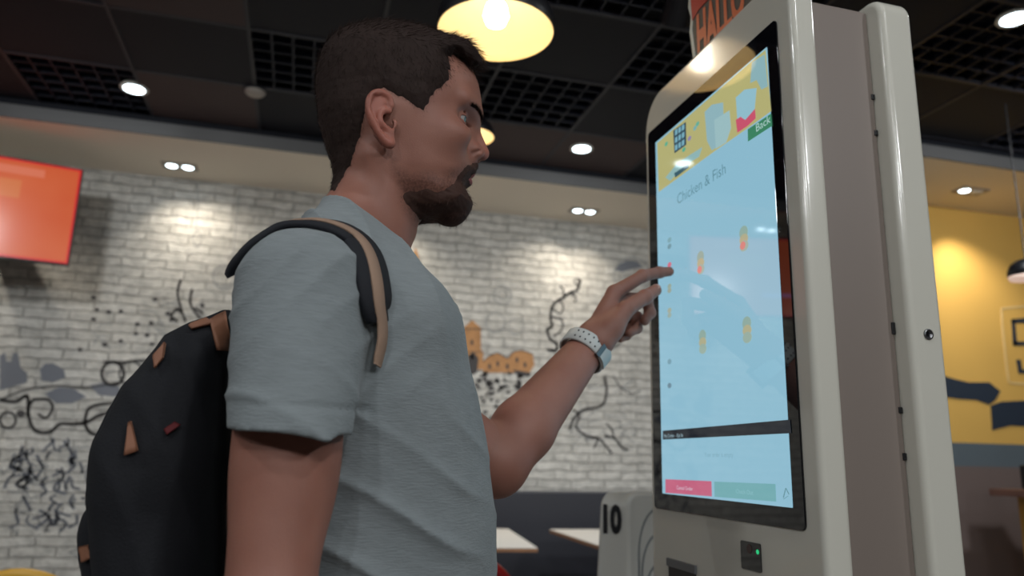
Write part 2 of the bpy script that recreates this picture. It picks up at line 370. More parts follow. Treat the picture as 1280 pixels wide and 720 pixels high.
def build_body():
    parts = []
    # head (half, mirrored)
    h = .0013
    ax, _ = grid((-.035, YH-.105, .19), (.225, YH, .53), h)
    ny = int(round(.105/h)); ax[1] = (YH-ny*h+np.arange(ny+1)*h).astype(np.float32)
    G = np.meshgrid(*ax, indexing='ij', sparse=True)
    F = head_field(G)
    F = np.concatenate([F, F[:, -2::-1, :]], 1); ya = (YH-ny*h+np.arange(2*ny+1)*h).astype(np.float32)
    F[:, :, 0] = 1
    hax = [ax[0], ya, ax[2]]
    parts.append(snet(F, hax))
    # torso and arms
    h = .0035; ax, G = grid((-.11, YH-.30, -.62), (.36, YH+.32, .27), h)
    q = torso_field(G)+.008
    def arm(sh, el, wr, rs):
        a = cap(G, sh, el, rs[0], rs[1])
        m = tilt(sh, el, .55); a = smin(a, ell(G, m+np.array([.003, 0, 0]), (.038, .035, .075)), .02)
        m2 = tilt(el, wr, .3); b = smin(cap(G, el, m2, rs[1]*1.0, rs[1]*1.08), cap(G, m2, wr, rs[1]*1.08, rs[2]), .01)
        return smin(a, b, .02)
    WRR = np.array([.060, YH-.225, -.375])
    ar = arm(SHR, ELR, WRR, (.050, .0325, .026))
    q = smin(q, ar, .02)
    # hanging hand, out of the picture below
    hd = smin(ell(G, WRR+np.array([.014, 0, -.055]), (.018, .036, .05)), cap(G, WRR, WRR+np.array([.012, 0, -.03]), .024, .024), .012)
    for k, (dy, ln) in enumerate(((-.026, .075), (-.009, .085), (.009, .08), (.026, .062))):
        b0 = WRR+np.array([.02, dy, -.09]); b1 = b0+np.array([.016, dy*.1, -ln*.55]); b2 = b1+np.array([-.006, 0, -ln*.45])
        hd = smin(hd, np.minimum(cap(G, b0, b1, .0095, .0085), cap(G, b1, b2, .0085, .0072)), .004)
    t0 = WRR+np.array([.02, .03, -.04]); t1 = t0+np.array([.02, .018, -.035]); hd = smin(hd, np.minimum(cap(G, t0, t1, .012, .010), cap(G, t1, t1+np.array([.006, .002, -.028]), .010, .009)), .006)
    q = smin(q, hd, .01)
    al = cap(G, SHL, ELB, .052, .0435)
    q = smin(q, al, .02)
    q = smax(q, -.55-Z_(G), .01)
    parts.append(snet(q, ax))
    # left forearm
    lo = np.minimum(ELB, WR)-.07; hi = np.maximum(ELB, WR)+.07
    ax, G = grid(lo, hi, .0025)
    m1 = tilt(ELB, WR, .28)
    q = smin(cap(G, ELB, m1, .0430, .0440), cap(G, m1, WR, .0440, .0295), .012)
    q = smin(q, cap(G, tilt(SHL, ELB, .72), ELB, .0425, .0435), .012)
    end = PD(741, 425, 1.203); dr = (end-WR)/np.linalg.norm(end-WR)
    q = smax(q, (G[0]-end[0])*dr[0]+(G[1]-end[1])*dr[1]+(G[2]-end[2])*dr[2], .002)
    parts.append(snet(q, ax))
    # left hand
    pts = dict(w0=PD(724, 449, 1.19), w=PD(741, 424, 1.20))
    im, ip, idd, it = PD(768, 366, 1.243), PD(803, 345, 1.275), PD(824, 340.5, 1.29), PD(836.5, 339.5, 1.2920)
    mm, mp, md, mt = PD(770, 374, 1.268), PD(808, 374, 1.297), PD(812.5, 391, 1.288), PD(806, 401, 1.276)
    rm, rp, rd, rt = PD(768, 386, 1.285), PD(796, 397, 1.305), PD(796, 410, 1.29), PD(787, 416, 1.275)
    pm, pp, pd_, pt = PD(764, 399, 1.298), PD(783, 409, 1.308), PD(783, 419, 1.294), PD(776, 423, 1.284)
    tc0, tm, ti, tt = PD(752, 428, 1.186), PD(783, 386, 1.213), PD(806, 371.5, 1.236), PD(819.5, 363, 1.252)
    lo = np.min([im, it, pt, tt, pts['w0'], tc0, rp, pp, pt], 0)-.045; hi = np.max([it, tt, ip, pp, rp, mp, tc0], 0)+.03
    ax, G = grid(lo, hi, .00115)
    q = cap(G, pts['w0'], pts['w'], .0285, .0275)
    pal = None
    for m_, r0, r1 in ((im, .020, .0130), (mm, .019, .0130), (rm, .018, .0125), (pm, .018, .0115)):
        e = cap(G, pts['w']+(m_-im)*.35, m_, r0, r1); pal = e if pal is None else smin(pal, e, .012)
    q = smin(q, pal, .014)
    q = smin(q, cap(G, tc0, tm, .0200, .0135), .012)
    q = smin(q, cap(G, tilt(tc0, tm, .4), tilt(mm, pts['w'], .4), .016, .015), .014)
    def digit(ps, rs, k=.004):
        d = None
        for i in range(len(ps)-1):
            e = cap(G, ps[i], ps[i+1], rs[i], rs[i+1]); d = e if d is None else smin(d, e, k)
        for i in range(1, len(ps)-1): d = smin(d, np.sqrt((G[0]-ps[i][0])**2+(G[1]-ps[i][1])**2+(G[2]-ps[i][2])**2)-rs[i]*1.06, .003)
        return d
    fi = digit([im, ip, idd, it], [.0122, .0104, .0092, .0080])
    # nail bed on the index and thumb
    fm = digit([mm, mp, md, mt], [.0122, .0105, .0092, .0082]); fr = digit([rm, rp, rd, rt], [.0118, .0100, .0088, .0078]); fp = digit([pm, pp, pd_, pt], [.0105, .0088, .0078, .0070])
    th = digit([tm, ti, tt], [.0135, .0117, .0098])
    for d_ in (fi, fm, fr, fp): q = smin(q, d_, .005)
    q = smin(q, th, .0035)
    for c_ in (tilt(ip, idd, 1.0), ip): q = q+0
    parts.append(snet(q, ax))
    ihint = dict(im=im, ip=ip, idd=idd, it=it, ti=ti, tt=tt, tm=tm, mm=mm, mp=mp)
    V = np.concatenate([p[0] for p in parts]); o = 0; Q = []
    for p in parts: Q.append(p[1]+o); o += len(p[0])
    return V, np.concatenate(Q), (F, hax), len(parts[0][0]), ihint
def Z_(G): return G[2]
BV, BQ, (HFLD, HAX), NHEAD, FIN = build_body()
up = np.array([0, 0, CZ])
# --- masks on the head
def inpoly(x, z, poly):
    P = np.array([H(*p) for p in poly]); n = len(P); ins = np.zeros(np.shape(x), bool); dmin = np.full(np.shape(x), 9.)
    for i in range(n):
        a, b = P[i], P[(i+1) % n]
        c = ((a[1] > z) != (b[1] > z)); t = (b[0]-a[0])*(z-a[1])/(b[1]-a[1]+1e-12)+a[0]; ins ^= c & (x < t)
        d = b-a; tt = np.clip(((x-a[0])*d[0]+(z-a[1])*d[1])/(d@d), 0, 1); dmin = np.minimum(dmin, np.hypot(x-a[0]-tt*d[0], z-a[1]-tt*d[1]))
    return np.where(ins, -dmin, dmin)
def persp(x, y, z):        # where a surface point shows on the man's midplane, so that outlines traced in the photograph fit the near side
    s = YH/np.where(y < YH, y, 2*YH-y); return x*s, z*s
HAIRP = [(350, -60), (350, 190), (405, 232), (418, 240), (437, 205), (449, 172), (455, 145), (459, 128), (466, 114), (480, 110), (492, 116), (502, 121), (518, 131), (529, 138), (537, 124), (543, 114), (553, 107), (561, 98), (562, 82), (560, 70), (570, 68), (580, 76), (590, 86), (606, 92), (640, 60), (640, -60)]
BEARDP = [(503, 243), (512, 238), (522, 240), (534, 237), (546, 241), (556, 238), (564, 232), (571, 226), (574, 219), (580, 210), (590, 205), (600, 203.5), (604, 213), (600, 216.5), (592, 218.5), (586, 223), (587, 230), (592, 236), (604, 238), (610, 300), (556, 306), (538, 286), (524, 272), (508, 254)]
STUBP = [(488, 176), (494, 190), (500, 205), (516, 212), (534, 208), (550, 212), (562, 205), (580, 203), (600, 199), (606, 214), (597, 216), (582, 219), (577, 224), (583, 236), (604, 238), (610, 300), (540, 306), (520, 292), (500, 268), (490, 230), (482, 200)]
px_, pz_ = persp(BV[:NHEAD, 0], BV[:NHEAD, 1], BV[:NHEAD, 2])
hzz = BV[:NHEAD, 2]; stub = np.zeros(len(BV), np.float32); lip = stub.copy(); red = stub.copy()
d = inpoly(px_, pz_, STUBP); db_ = inpoly(px_, pz_, BEARDP); stub[:NHEAD] = np.maximum(np.clip(-d/.014, 0, 1)*.75, np.clip(.5-db_/.018, 0, 1)*(hzz > .262))
dh = inpoly(px_, pz_, HAIRP); stub[:NHEAD] = np.maximum(stub[:NHEAD], np.clip(.45-dh/.010, 0, 1)*.9)
hx, hv, hz = BV[:NHEAD, 0], np.abs(BV[:NHEAD, 1]-YH), BV[:NHEAD, 2]
lp = np.minimum(((hv/.024)**2+((hz-.3366)/.0052)**2), ((hv/.021)**2+((hz-.3262)/.0058)**2))
lip[:NHEAD] = np.clip((1.25-lp)*3, 0, 1)*(hx > .150)
red[:NHEAD] = np.clip((hv-.076)/.006, 0, 1)*.3*(hz > .325)*(hz < .41)+np.exp(-((hx-.20)**2+hv**2+(hz-.363)**2)/.012**2)*.4
person = mesh_np('person', BV+up, BQ, M_skin)
tag(person, 'bearded man in a grey t-shirt with backpack, pointing at the kiosk screen', 'person')
for nm, arr in (('stub', stub), ('lip', lip), ('red', red)):
    a = person.data.attributes.new(nm, 'FLOAT', 'POINT'); a.data.foreach_set('value', arr)

# --- hair and beard: a thin shell over the skin plus single hairs
HG = np.meshgrid(*HAX, indexing='ij', sparse=True)
def shell(poly, tmax, edge, amp, seed, extra=None, tf=None):
    X, Y, Z = np.broadcast_arrays(*[g.astype(np.float32) for g in HG])
    near = np.abs(HFLD) < .03
    T = np.full(HFLD.shape, -.01, np.float32)
    x, y, z = X[near], Y[near], Z[near]; qx, qz = persp(x, y, z)
    d = inpoly(qx, qz, poly)+.0016*wob((x, y, z), 520, seed+5)
    t = np.clip(-d/edge, -1, 1); t = np.where(t > 0, np.maximum(t, 0)**.8, t)
    tm = tmax if tf is None else tf(qx, qz, x, y, z)
    w = wob((x, y, z), 900, seed)*amp+wob((x, y, z), 300, seed+1)*amp*1.3
    T[near] = np.where(t > 0, t*tm+w*np.clip(t, 0, 1), t*.004)
    if extra is not None: T[near] = np.where(extra(x, y, z), T[near], -.01)
    return snet(np.where(near, HFLD-T, np.abs(HFLD)+.01).astype(np.float32), HAX)
def hair_t(qx, qz, x, y, z):
    fx, fz = H(575, 60); t = .0030+.0085*np.clip((z-.41)/.06, 0, 1)
    t += .009*np.exp(-((x-.158)/.022)**2)*np.clip((z-.455)/.02, 0, 1)      # the upswept fringe
    return t
notear = lambda x, y, z: (np.abs(y-YH) < .0795+.0*x)
HV, HQ = shell(HAIRP, .01, .013, .00022, 3, notear, hair_t)
def beard_t(qx, qz, x, y, z): return .0020+.0078*np.clip((.325-z)/.03, 0, 1)*np.clip((x-.085)/.06, .15, 1)+.003*np.clip((z-.335)/.01, 0, 1)*(x > .165)
DV, DQ = shell(BEARDP, .008, .016, .0003, 9, lambda x, y, z: ~((z < .268) & (x < .150)), beard_t)
def strands(V, Q, n, L, W, flow, seed, lift=.6, keep=None):
    r = np.random.default_rng(seed); P = V[Q]; cen = P.mean(1); nr = np.cross(P[:, 2]-P[:, 0], P[:, 3]-P[:, 1]); nr /= np.linalg.norm(nr, axis=1)[:, None]+1e-9
    s = np.ones(len(cen), bool) if keep is None else keep(cen, nr)
    i = r.choice(np.where(s)[0], n); c = cen[i]+r.normal(size=(n, 3))*.0004; N = nr[i]
    f = flow(c); f = f-N*np.sum(f*N, 1)[:, None]; f /= np.linalg.norm(f, axis=1)[:, None]+1e-9
    dr = f+N*(lift*r.uniform(.3, 1.3, (n, 1)))+r.normal(size=(n, 3))*.18; dr /= np.linalg.norm(dr, axis=1)[:, None]
    ln = L(c)*r.uniform(.5, 1.2, n); sd = np.cross(dr, r.normal(size=(n, 3))); sd /= np.linalg.norm(sd, axis=1)[:, None]
    b0 = c-N*.0008-sd*W; b1 = c-N*.0008+sd*W; m0 = c+dr*ln[:, None]*.55; tip = c+dr*ln[:, None]+N*(ln[:, None]*.06)
    vv = np.stack([b0, b1, m0+sd*W*.8, m0-sd*W*.8, tip], 1).reshape(-1, 3); k = np.arange(n)*5
    q = np.stack([k, k+1, k+2, k+3], 1); t = np.stack([k+3, k+2, k+4, k+4], 1)
    return vv, q, np.stack([k+3, k+2, k+4], 1)
def hairobj(name, V, Q, st, m):
    vv, q, t = st; n = len(V); faces_v = np.concatenate([Q.ravel(), (q+n).ravel(), (t+n).ravel()]).astype(np.int32)
    tot = np.concatenate([np.full(len(Q)+len(q), 4), np.full(len(t), 3)]).astype(np.int32)
    me = bpy.data.meshes.new(name); A = np.concatenate([V, vv])+up
    me.vertices.add(len(A)); me.vertices.foreach_set('co', A.astype(np.float32).ravel()); me.loops.add(len(faces_v)); me.loops.foreach_set('vertex_index', faces_v)
    me.polygons.add(len(tot)); me.polygons.foreach_set('loop_start', np.concatenate([[0], np.cumsum(tot)[:-1]]).astype(np.int32)); me.polygons.foreach_set('loop_total', tot)
    me.update(calc_edges=True); me.polygons.foreach_set('use_smooth', np.ones(len(tot), bool)); me.materials.append(m)
    o = bpy.data.objects.new(name, me); C.objects.link(o); o.parent = person; return o
def hflow(c):
    f = np.zeros_like(c); top = np.clip((c[:, 2]-.45)/.03, 0, 1)
    f[:, 2] = -1+1.0*top; f[:, 0] = .25+top*1.3; return f
def hlen(c): return .005+.007*np.clip((c[:, 2]-.40)/.07, 0, 1)+.006*np.exp(-((c[:, 0]-.17)/.025)**2)*(c[:, 2] > .45)
tagH = dict()
hair = hairobj('hair', HV, HQ, strands(HV, HQ, 26000, hlen, .00022, hflow, 1, .35, lambda c, n: c[:, 2] > .30), M_hair)
hair['label'] = 'short dark brown hair brushed up at the front'
def bflow(c): f = np.zeros_like(c); f[:, 2] = -1; f[:, 0] = -.25; return f
beard = hairobj('beard', DV, DQ, strands(DV, DQ, 14000, lambda c: .003+.004*np.clip((.33-c[:, 2])/.03, 0, 1), .0002, bflow, 2, .4), M_beard)
beard['label'] = 'trimmed reddish brown beard and moustache'
# eyebrows
bvh = bvhtree.BVHTree.FromPolygons([tuple(v) for v in BV[:NHEAD]], [tuple(q) for q in BQ[:np.searchsorted(BQ.max(1) >= NHEAD, True) if False else int((BQ.max(1) < NHEAD).sum())]])
for sgn in (-1, 1):
    rr = np.random.default_rng(5); vv = []; ff = []
    for k in range(520):
        t = rr.uniform(0, 1); x = .186-.027*t**1.6; v = .009+.036*t; z = .4045+.005*math.sin(t*2.4)-.002*t+rr.uniform(-.0026, .0026)*(1-.6*t)
        hit = bvh.ray_cast(Vector((x+.05, YH+sgn*v*1.0, z)), Vector((-1, 0, 0)))
        if hit[0] is None: continue
        p = np.array(hit[0]); n = np.array(hit[1]); dr = np.array([-.3, sgn*.9, .35])+n*.25+rr.normal(size=3)*.15; dr /= np.linalg.norm(dr); sd = np.cross(dr, n); sd /= np.linalg.norm(sd)
        L_ = rr.uniform(.005, .008); b = len(vv); vv += [p-sd*.0005, p+sd*.0005, p+dr*L_+n*.001]; ff.append([b, b+1, b+2])
    if vv: mesh_np('eyebrow', np.array(vv)+up, ff, M_hair, person, False)
# eyes
def eye_mat():
    m = mat('eye', (214, 208, 204), .12, spec=.6); nt = m.node_tree; N = nt.nodes; L = nt.links
    a = N.new('ShaderNodeAttribute'); a.attribute_name = 'r'; cr = N.new('ShaderNodeValToRGB'); L.new(a.outputs['Fac'], cr.inputs[0]); cr.color_ramp.interpolation = 'CONSTANT'
    e = cr.color_ramp.elements; e[0].position = 0; e[0].color = (.005, .005, .006, 1); e[1].position = .0024/.012; e[1].color = srgb((84, 112, 122))
    k = e.new(.0066/.012); k.color = srgb((168, 162, 160)); L.new(cr.outputs[0], N['Principled BSDF'].inputs['Base Color']); return m
M_eye = eye_mat()
for sgn in (-1, 1):
    c = np.array([.1530, YH+sgn*.031, .391]); gd = np.array([.92, -.36 if sgn < 0 else .02, -.16]); gd /= np.linalg.norm(gd); V = []; F = []
    for i in range(25):
        for j in range(32):
            A, B = PI*i/24, 2*PI*j/32; V.append(c+.0125*np.array([math.cos(A), math.sin(A)*math.cos(B), math.sin(A)*math.sin(B)]))
    for i in range(24):
        for j in range(32): F.append([i*32+j, i*32+(j+1) % 32, (i+1)*32+(j+1) % 32, (i+1)*32+j])
    V = np.array(V); o = mesh_np('eye', V+up, np.array(F), M_eye, person)
    a = o.data.attributes.new('r', 'FLOAT', 'POINT'); w = (V-c)/.0125; cs = np.clip(w@gd, -1, 1); a.data.foreach_set('value', (np.arccos(cs)*.0125/.012).astype(np.float32))

# finger nails
def nail(c, axis, nrm, w, l):
    axis = axis/np.linalg.norm(axis); nrm = nrm-axis*(nrm@axis); nrm /= np.linalg.norm(nrm); sd = np.cross(axis, nrm); V = []; F = []
    for i in range(7):
        for j in range(7):
            a = (i/6-.5)*2; b = (j/6-.5)*2; k = math.sqrt(max(0, 1-.35*max(0, b)**4))
            V.append(c+axis*l/2*b+sd*w/2*a*k-nrm*(.0016*a*a+.0008*b*b))
    for i in range(6):
        for j in range(6): F.append([i*7+j, (i+1)*7+j, (i+1)*7+j+1, i*7+j+1])
    return V, F
M_nail = mat('nail', (196, 150, 134), .3, spec=.5)
for a, b, r, nn in ((FIN['idd'], FIN['it'], .0083, np.array([-.1, .25, 1.])), (FIN['ti'], FIN['tt'], .0099, np.array([-.3, -.75, .65]))):
    ax_ = (b-a)/np.linalg.norm(b-a); n = nn-ax_*(nn@ax_); n /= np.linalg.norm(n)
    V, F = nail(b+n*(r*.97)-ax_*.001, ax_, n, r*1.25, r*1.5); mesh_np('fingernail', np.array(V)+up, F, M_nail, person)

# ------------------------------------------------------------------ t-shirt
def sleeve_axis(side):
    if side < 0: return SHR, np.array([-.005, YH-.214, .016]), .0595, .0488
    e = tilt(SHL, ELB, .60); return SHL, e, .0600, .0520
def hem_n(s, dr):
    n = np.array([-.02, .06, -1.]) if s < 0 else dr
    return n/np.linalg.norm(n)
def shirt_field(G, grow=0.):
    X, Y, Z = G; v = Y-YH
    q = torso_field(G)-grow
    for s in (-1, 1):
        a, b, ra, rb = sleeve_axis(s); dr = (b-a)/np.linalg.norm(b-a)
        e = cap(G, a, b+dr*.06, ra+grow, rb+(rb-ra)*.4+grow)
        dr = hem_n(s, dr); e = smax(e, (X-b[0])*dr[0]+(Y-b[1])*dr[1]+(Z-b[2])*dr[2], .002)
        q = smin(q, e, .022)
    return q
def ridge(u, sharp=1.6): return (1-np.abs(np.sin(u)))**sharp
def shirt():
    ax, G = grid((-.10, YH-.295, -.36), (.245, YH+.30, .292), .0028)
    X, Y, Z = G; v = Y-YH
    q = shirt_field(G); tor0 = torso_field(G)
    # folds
    w1 = wob(G, 14, 21); w2 = wob(G, 26, 22); w3 = wob(G, 60, 23)
    low = np.clip((.10-Z)/.12, 0, 1)*np.clip((Y*0+.16-Z)/.1, 0, 1)
    diag = ridge((Z*1.0+X*.55+w1*.030)*PI/.062, 2.2)
    q = q-.0068*diag*low*np.clip(.6+.8*w2, 0, 1)*np.clip((.20-X)/.05, .25, 1)
    d2 = ridge((Z*.35+X*.95+w1*.022+v*.2)*PI/.045, 2.0)
    q = q-.0060*d2*np.clip(1-low, 0, 1)*np.clip(.4+w2, 0, 1)*(v > -.16)
    sl = np.clip((-v-.155)/.03, 0, 1)
    d3 = ridge((Z*.8-X*.75+w2*.012)*PI/.034, 1.6)
    q = q-.0042*d3*sl*np.clip(.5+w1, 0, 1)*np.clip((Z-.04)/.03, 0, 1)
    q = q-.0010*w3
    # hem ring of the sleeve and hollow openings
    for s in (-1, 1):
        a, b, ra, rb = sleeve_axis(s); dr = (b-a)/np.linalg.norm(b-a)
        rad = cap(G, a, b+dr*.06, ra, rb+(rb-ra)*.4); dr = hem_n(s, dr)
        t = (X-b[0])*dr[0]+(Y-b[1])*dr[1]+(Z-b[2])*dr[2]
        q = q+.0018*np.exp(-((t+.021)/.0026)**2)*(np.abs(rad) < .02)
        inner = np.maximum(np.maximum(rad+.0062, -(t+.024)), .008-tor0)
        q = smax(q, -inner, .001)
    cut = (Z-.282)+.56*(X-.0)+.9*np.clip(X-.05, 0, 1)*0-0.18*np.abs(v)*0
    nk = cap(G, (.075, YH, .33), (.054, YH, .215), .0515, .0530)
    q = smax(q, cut, .003)
    q = smin(q, smax(smax(nk-.0065, cut, .002), -.018-cut, .002), .003)       # ribbed collar band
    q = smax(q, -(nk+.003), .001)*1
    q = smax(q, -.325-Z+.01*np.sin(X*20), .003)
    tin = torso_field(G)+.005
    q = smax(q, -smax(tin, Z+.27, .01), .002)
    V, Q = snet(q, ax); return V, Q
SV, SQ = shirt()
tshirt = mesh_np('t_shirt', SV+up, SQ, M_shirt, person); tshirt['label'] = 'heather grey short-sleeved t-shirt'
SBVH = bvhtree.BVHTree.FromPolygons([tuple(v) for v in SV], [tuple(q) for q in SQ])
# trousers and shoes (below the picture)
def trousers():
    ax, G = grid((-.12, YH-.22, -1.17), (.24, YH+.22, -.24), .007); G2 = (G[0], np.abs(G[1]-YH), G[2])
    q = ell(G2, (.080, .0, -.36), (.125, .178, .16)); q = smax(q, G[2]+.27, .01)
    q = smin(q, cap(G2, (.085, .088, -.42), (.095, .10, -.74), .092, .066), .04); q = smin(q, cap(G2, (.095, .10, -.74), (.06, .105, -1.12), .066, .055), .03)
    q = smax(q, -1.14-G[2], .006); return snet(q, ax)
tv, tq = trousers(); mesh_np('trousers', tv+up, tq, M_jean, person)
for s in (-1, 1):
    ax, G = grid((-.08, YH+s*.105-.06, -1.2), (.25, YH+s*.105+.06, -1.05), .005)
    q = smin(ell(G, (.10, YH+s*.108, -1.165), (.125, .045, .035)), cap(G, (.05, YH+s*.105, -1.16), (.055, YH+s*.105, -1.09), .045, .042), .03); q = smax(q, -1.197-G[2], .004)
    a, b = snet(q, ax); mesh_np('shoe', a+up, b, M_shoe, person)

# ------------------------------------------------------------------ backpack
pack = thing('backpack', 'black backpack with tan trim worn on the man’s back', 'backpack', (-.12, YH, CZ-.42))
def hx3(px, py, Y=.80): q = atp(px, py, 1, Y); return (q[0], q[2])
PB = [(292, 372), (268, 398), (240, 409), (212, 428), (190, 451), (160, 486), (141, 516), (126, 551), (122, 586), (119, 625), (122, 680), (128, 730)]
PB = [hx3(*p) for p in PB]; zt_ = [p[1] for p in PB][::-1]+[]; xt_ = [p[0] for p in PB][::-1]
zt_ = [-.42, -.38]+zt_; xt_ = [-.11, -.16]+xt_
def pack_body():
    ax, G = grid((-.26, YH-.19, -.43), (.0, YH+.19, .20), .004); X, Y, Z = G; v = np.abs(Y-YH)
    bx = np.interp(Z, zt_, xt_).astype(np.float32)
    fr = np.interp(Z, [-.43, -.1, .05, .15], [-.052, -.060, -.070, -.066]).astype(np.float32)+.0
    c = (bx+fr)/2; a = np.maximum((fr-bx)/2, .004); b = .152-.02*np.clip((Z-.0)/.15, 0, 1)
    q = ((np.abs((X-c)/a)**3.2+np.abs(v/b)**4)**(1/3.5)-1)*np.minimum(a, b)
    q = smax(q, Z-np.interp(v, [0, .08, .152], [.150, .142, .09]), .02); q = smax(q, -.42-Z, .03)
    q = q+.0022*np.exp(-((v-.118)/.0028)**2)*(X < c)+.0015*wob(G, 40, 4)-.0012*ridge((Z*.6+X+wob(G, 20, 5)*.02)*PI/.06)
    return snet(q, ax)
pv, pq = pack_body(); mesh_np('main_compartment', pv+up, pq, M_pack, pack)
ax, G = grid((-.30, YH-.15, -.42), (-.10, YH+.15, .03), .004)
pk = [hx3(*p) for p in [(122, 622), (108, 640), (101, 664), (103, 690), (110, 720)]]; pz = [p[1] for p in pk][::-1]; pxx = [p[0] for p in pk][::-1]
bx = np.interp(G[2], [-.40, -.33]+pz, [-.165, -.185]+pxx).astype(np.float32); cc = (bx-.13)/2; aa = np.maximum((-.13-bx)/2, .004)
q = ((np.abs((G[0]-cc)/aa)**2.6+np.abs((G[1]-YH)/.118)**4)**(1/3)-1)*np.minimum(aa, .1); q = smax(q, G[2]-pz[-1]-.01, .02); q = smax(q, -.40-G[2], .02)
a_, b_ = snet(q.astype(np.float32), ax); fpocket = mesh_np('front_pocket', a_+up, b_, M_pack, pack)
PBVH = bvhtree.BVHTree.FromPolygons([tuple(v) for v in pv], [tuple(x) for x in pq])
def on_surf(bv, px, py, off=.0):
    d = Vector(ray(px, py)).normalized(); h = bv.ray_cast(Vector((0, 0, 0)), d)
    if h[0] is None: h = bv.find_nearest(Vector(PD(px, py, .80)))
    n = h[1]; n = -n if n.dot(d) > 0 else n
    return np.array(h[0]+n*off), np.array(n)
def patch(bv, outline, name, mat_, parent, off=.002, th=.003, n=6):
    # a flat patch laid on the curved surface: outline (4 corners, photo pixels) -> grid on the surface
    (a, b, c, d_) = [np.array(p, float) for p in outline]; V = []; F = []; m = n+1
    for lay in (off, off+th):
        for i in range(m):
            for j in range(m):
                s, t = i/n, j/n; p = (a*(1-s)+b*s)*(1-t)+(d_*(1-s)+c*s)*t; V.append(on_surf(bv, p[0], p[1], lay)[0])
    o2 = m*m
    for i in range(n):
        for j in range(n):
            q_ = [i*m+j, (i+1)*m+j, (i+1)*m+j+1, i*m+j+1]; F.append(q_); F.append([x+o2 for x in q_[::-1]])
    for i in range(n):
        for e in ([i*m, (i+1)*m], [i*m+n, (i+1)*m+n], [i, i+1], [n*m+i, n*m+i+1]): F.append([e[0], e[1], e[1]+o2, e[0]+o2])
    return mesh_np(name, np.array(V)+up, F, mat_, parent)
def band(path, w, th, bv=None, off=.004, nrm=None):
    # strip following 3D points lying on a surface
    P = spline(path, 6); V = []; F = []; N = []
    for p in P:
        if bv: h = bv.find_nearest(Vector(p)); N.append(np.array(h[1])); 
    N = [np.mean(N[max(0, i-14):i+15], 0) for i in range(len(N))] if bv else [np.array(nrm)]*len(P)
    Q = []
    for p in P: Q.append(np.array(bv.find_nearest(Vector(p))[0]) if bv else p)
    Q = [np.mean(Q[max(0, i-6):i+7], 0) for i in range(len(Q))]
    for i, p in enumerate(Q):
        t = Q[min(i+1, len(Q)-1)]-Q[max(i-1, 0)]; t /= np.linalg.norm(t)+1e-9; n = N[i]-t*(N[i]@t); n /= np.linalg.norm(n); s = np.cross(t, n)
        ww = float(np.interp(i/(len(Q)-1), np.linspace(0, 1, len(w)), w)) if hasattr(w, '__len__') else w
        for a, b in ((-1, 0), (-.85, 1), (.85, 1), (1, 0)): V.append(p+s*ww/2*a+n*(off+th*b))
    for i in range(len(Q)-1):
        for k in range(4): F.append([i*4+k, i*4+(k+1) % 4, (i+1)*4+(k+1) % 4, (i+1)*4+k])
    F.append([0, 1, 2, 3]); F.append([len(V)-1, len(V)-2, len(V)-3, len(V)-4]); return V, F
spx = [(318, 306, .70), (340, 288, .71), (372, 280, .715), (403, 287, .72), (428, 307, .72), (446, 332, .72), (458, 360, .72), (464, 390, .72), (466, 415, .71)]
near = []
for px, py, Y0 in spx:
    h = SBVH.ray_cast(Vector((0, 0, 0)), Vector(ray(px, py)).normalized()); g_ = atp(px, py, 1, Y0)
    near.append(np.array(h[0]) if (h[0] is not None and abs(h[0][1]-Y0) < .05) else np.array(SBVH.find_nearest(Vector(g_))[0]))
near = [near[0]+np.array([-.006, .030, -.022]), near[0]+np.array([-.006, .016, -.014])]+near[1:]
for s in (-1, 1):
    pth = [np.array([p[0], YH+(p[1]-YH)*(-s), p[2]]) for p in near]
    V, F = band(pth, [.048, .050, .054, .056, .052, .030], .0065, SBVH, .0035); st = mesh_np('shoulder_strap', np.array(V)+up, F, M_strap, pack, True)
    e2 = []
    for px, py in ((465, 428), (461, 446), (456, 464)):
        h = SBVH.ray_cast(Vector((0, 0, 0)), Vector(ray(px, py)).normalized()); e2.append(np.array(h[0]))
    e2 = [np.array([p[0], YH+(p[1]-YH)*(-s), p[2]]) for p in e2]
    V, F = band(pth[1:]+e2, [.018, .018, .018, .014], .0020, SBVH, .0098); w_ = mesh_np('webbing', np.array(V)+up, F, M_web, st, True)
    lo0 = np.array(SBVH.find_nearest(Vector(atp(440, 536, 1, .71)))[0]); lowp = [np.array([lo0[0], YH+(lo0[1]-YH)*(-s), lo0[2]]), np.array([.01, YH+s*.160, -.05]), np.array([-.03, YH+s*.15, -.10]), np.array([-.052, YH+s*.11, -.2])]
    V, F = band(lowp, .016, .002, SBVH, .002); mesh_np('lower_strap', np.array(V)+up, F, M_strap, pack, True)
patch(PBVH, [(262, 404), (280, 394), (282, 438), (268, 438)], 'leather_patch', M_tan, pack)
patch(PBVH, [(236, 410), (258, 402), (266, 408), (240, 414)], 'leather_patch', M_tan, pack)
patch(PBVH, [(195, 447), (209, 431), (206, 448), (195, 462)], 'leather_patch', M_tan, pack)
patch(PBVH, [(163, 529), (166, 527), (174, 564), (157, 570)], 'leather_patch', M_tan, pack)
patch(PBVH, [(204, 538), (218, 528), (225, 532), (208, 545)], 'fabric_tag', mat('dark_red_tag', (96, 26, 30), .8), pack)
FB = bvhtree.BVHTree.FromPolygons([tuple(v) for v in a_], [tuple(x) for x in b_])
patch(FB, [(104, 682), (113, 680), (118, 696), (107, 702)], 'leather_patch', M_tan, pack)

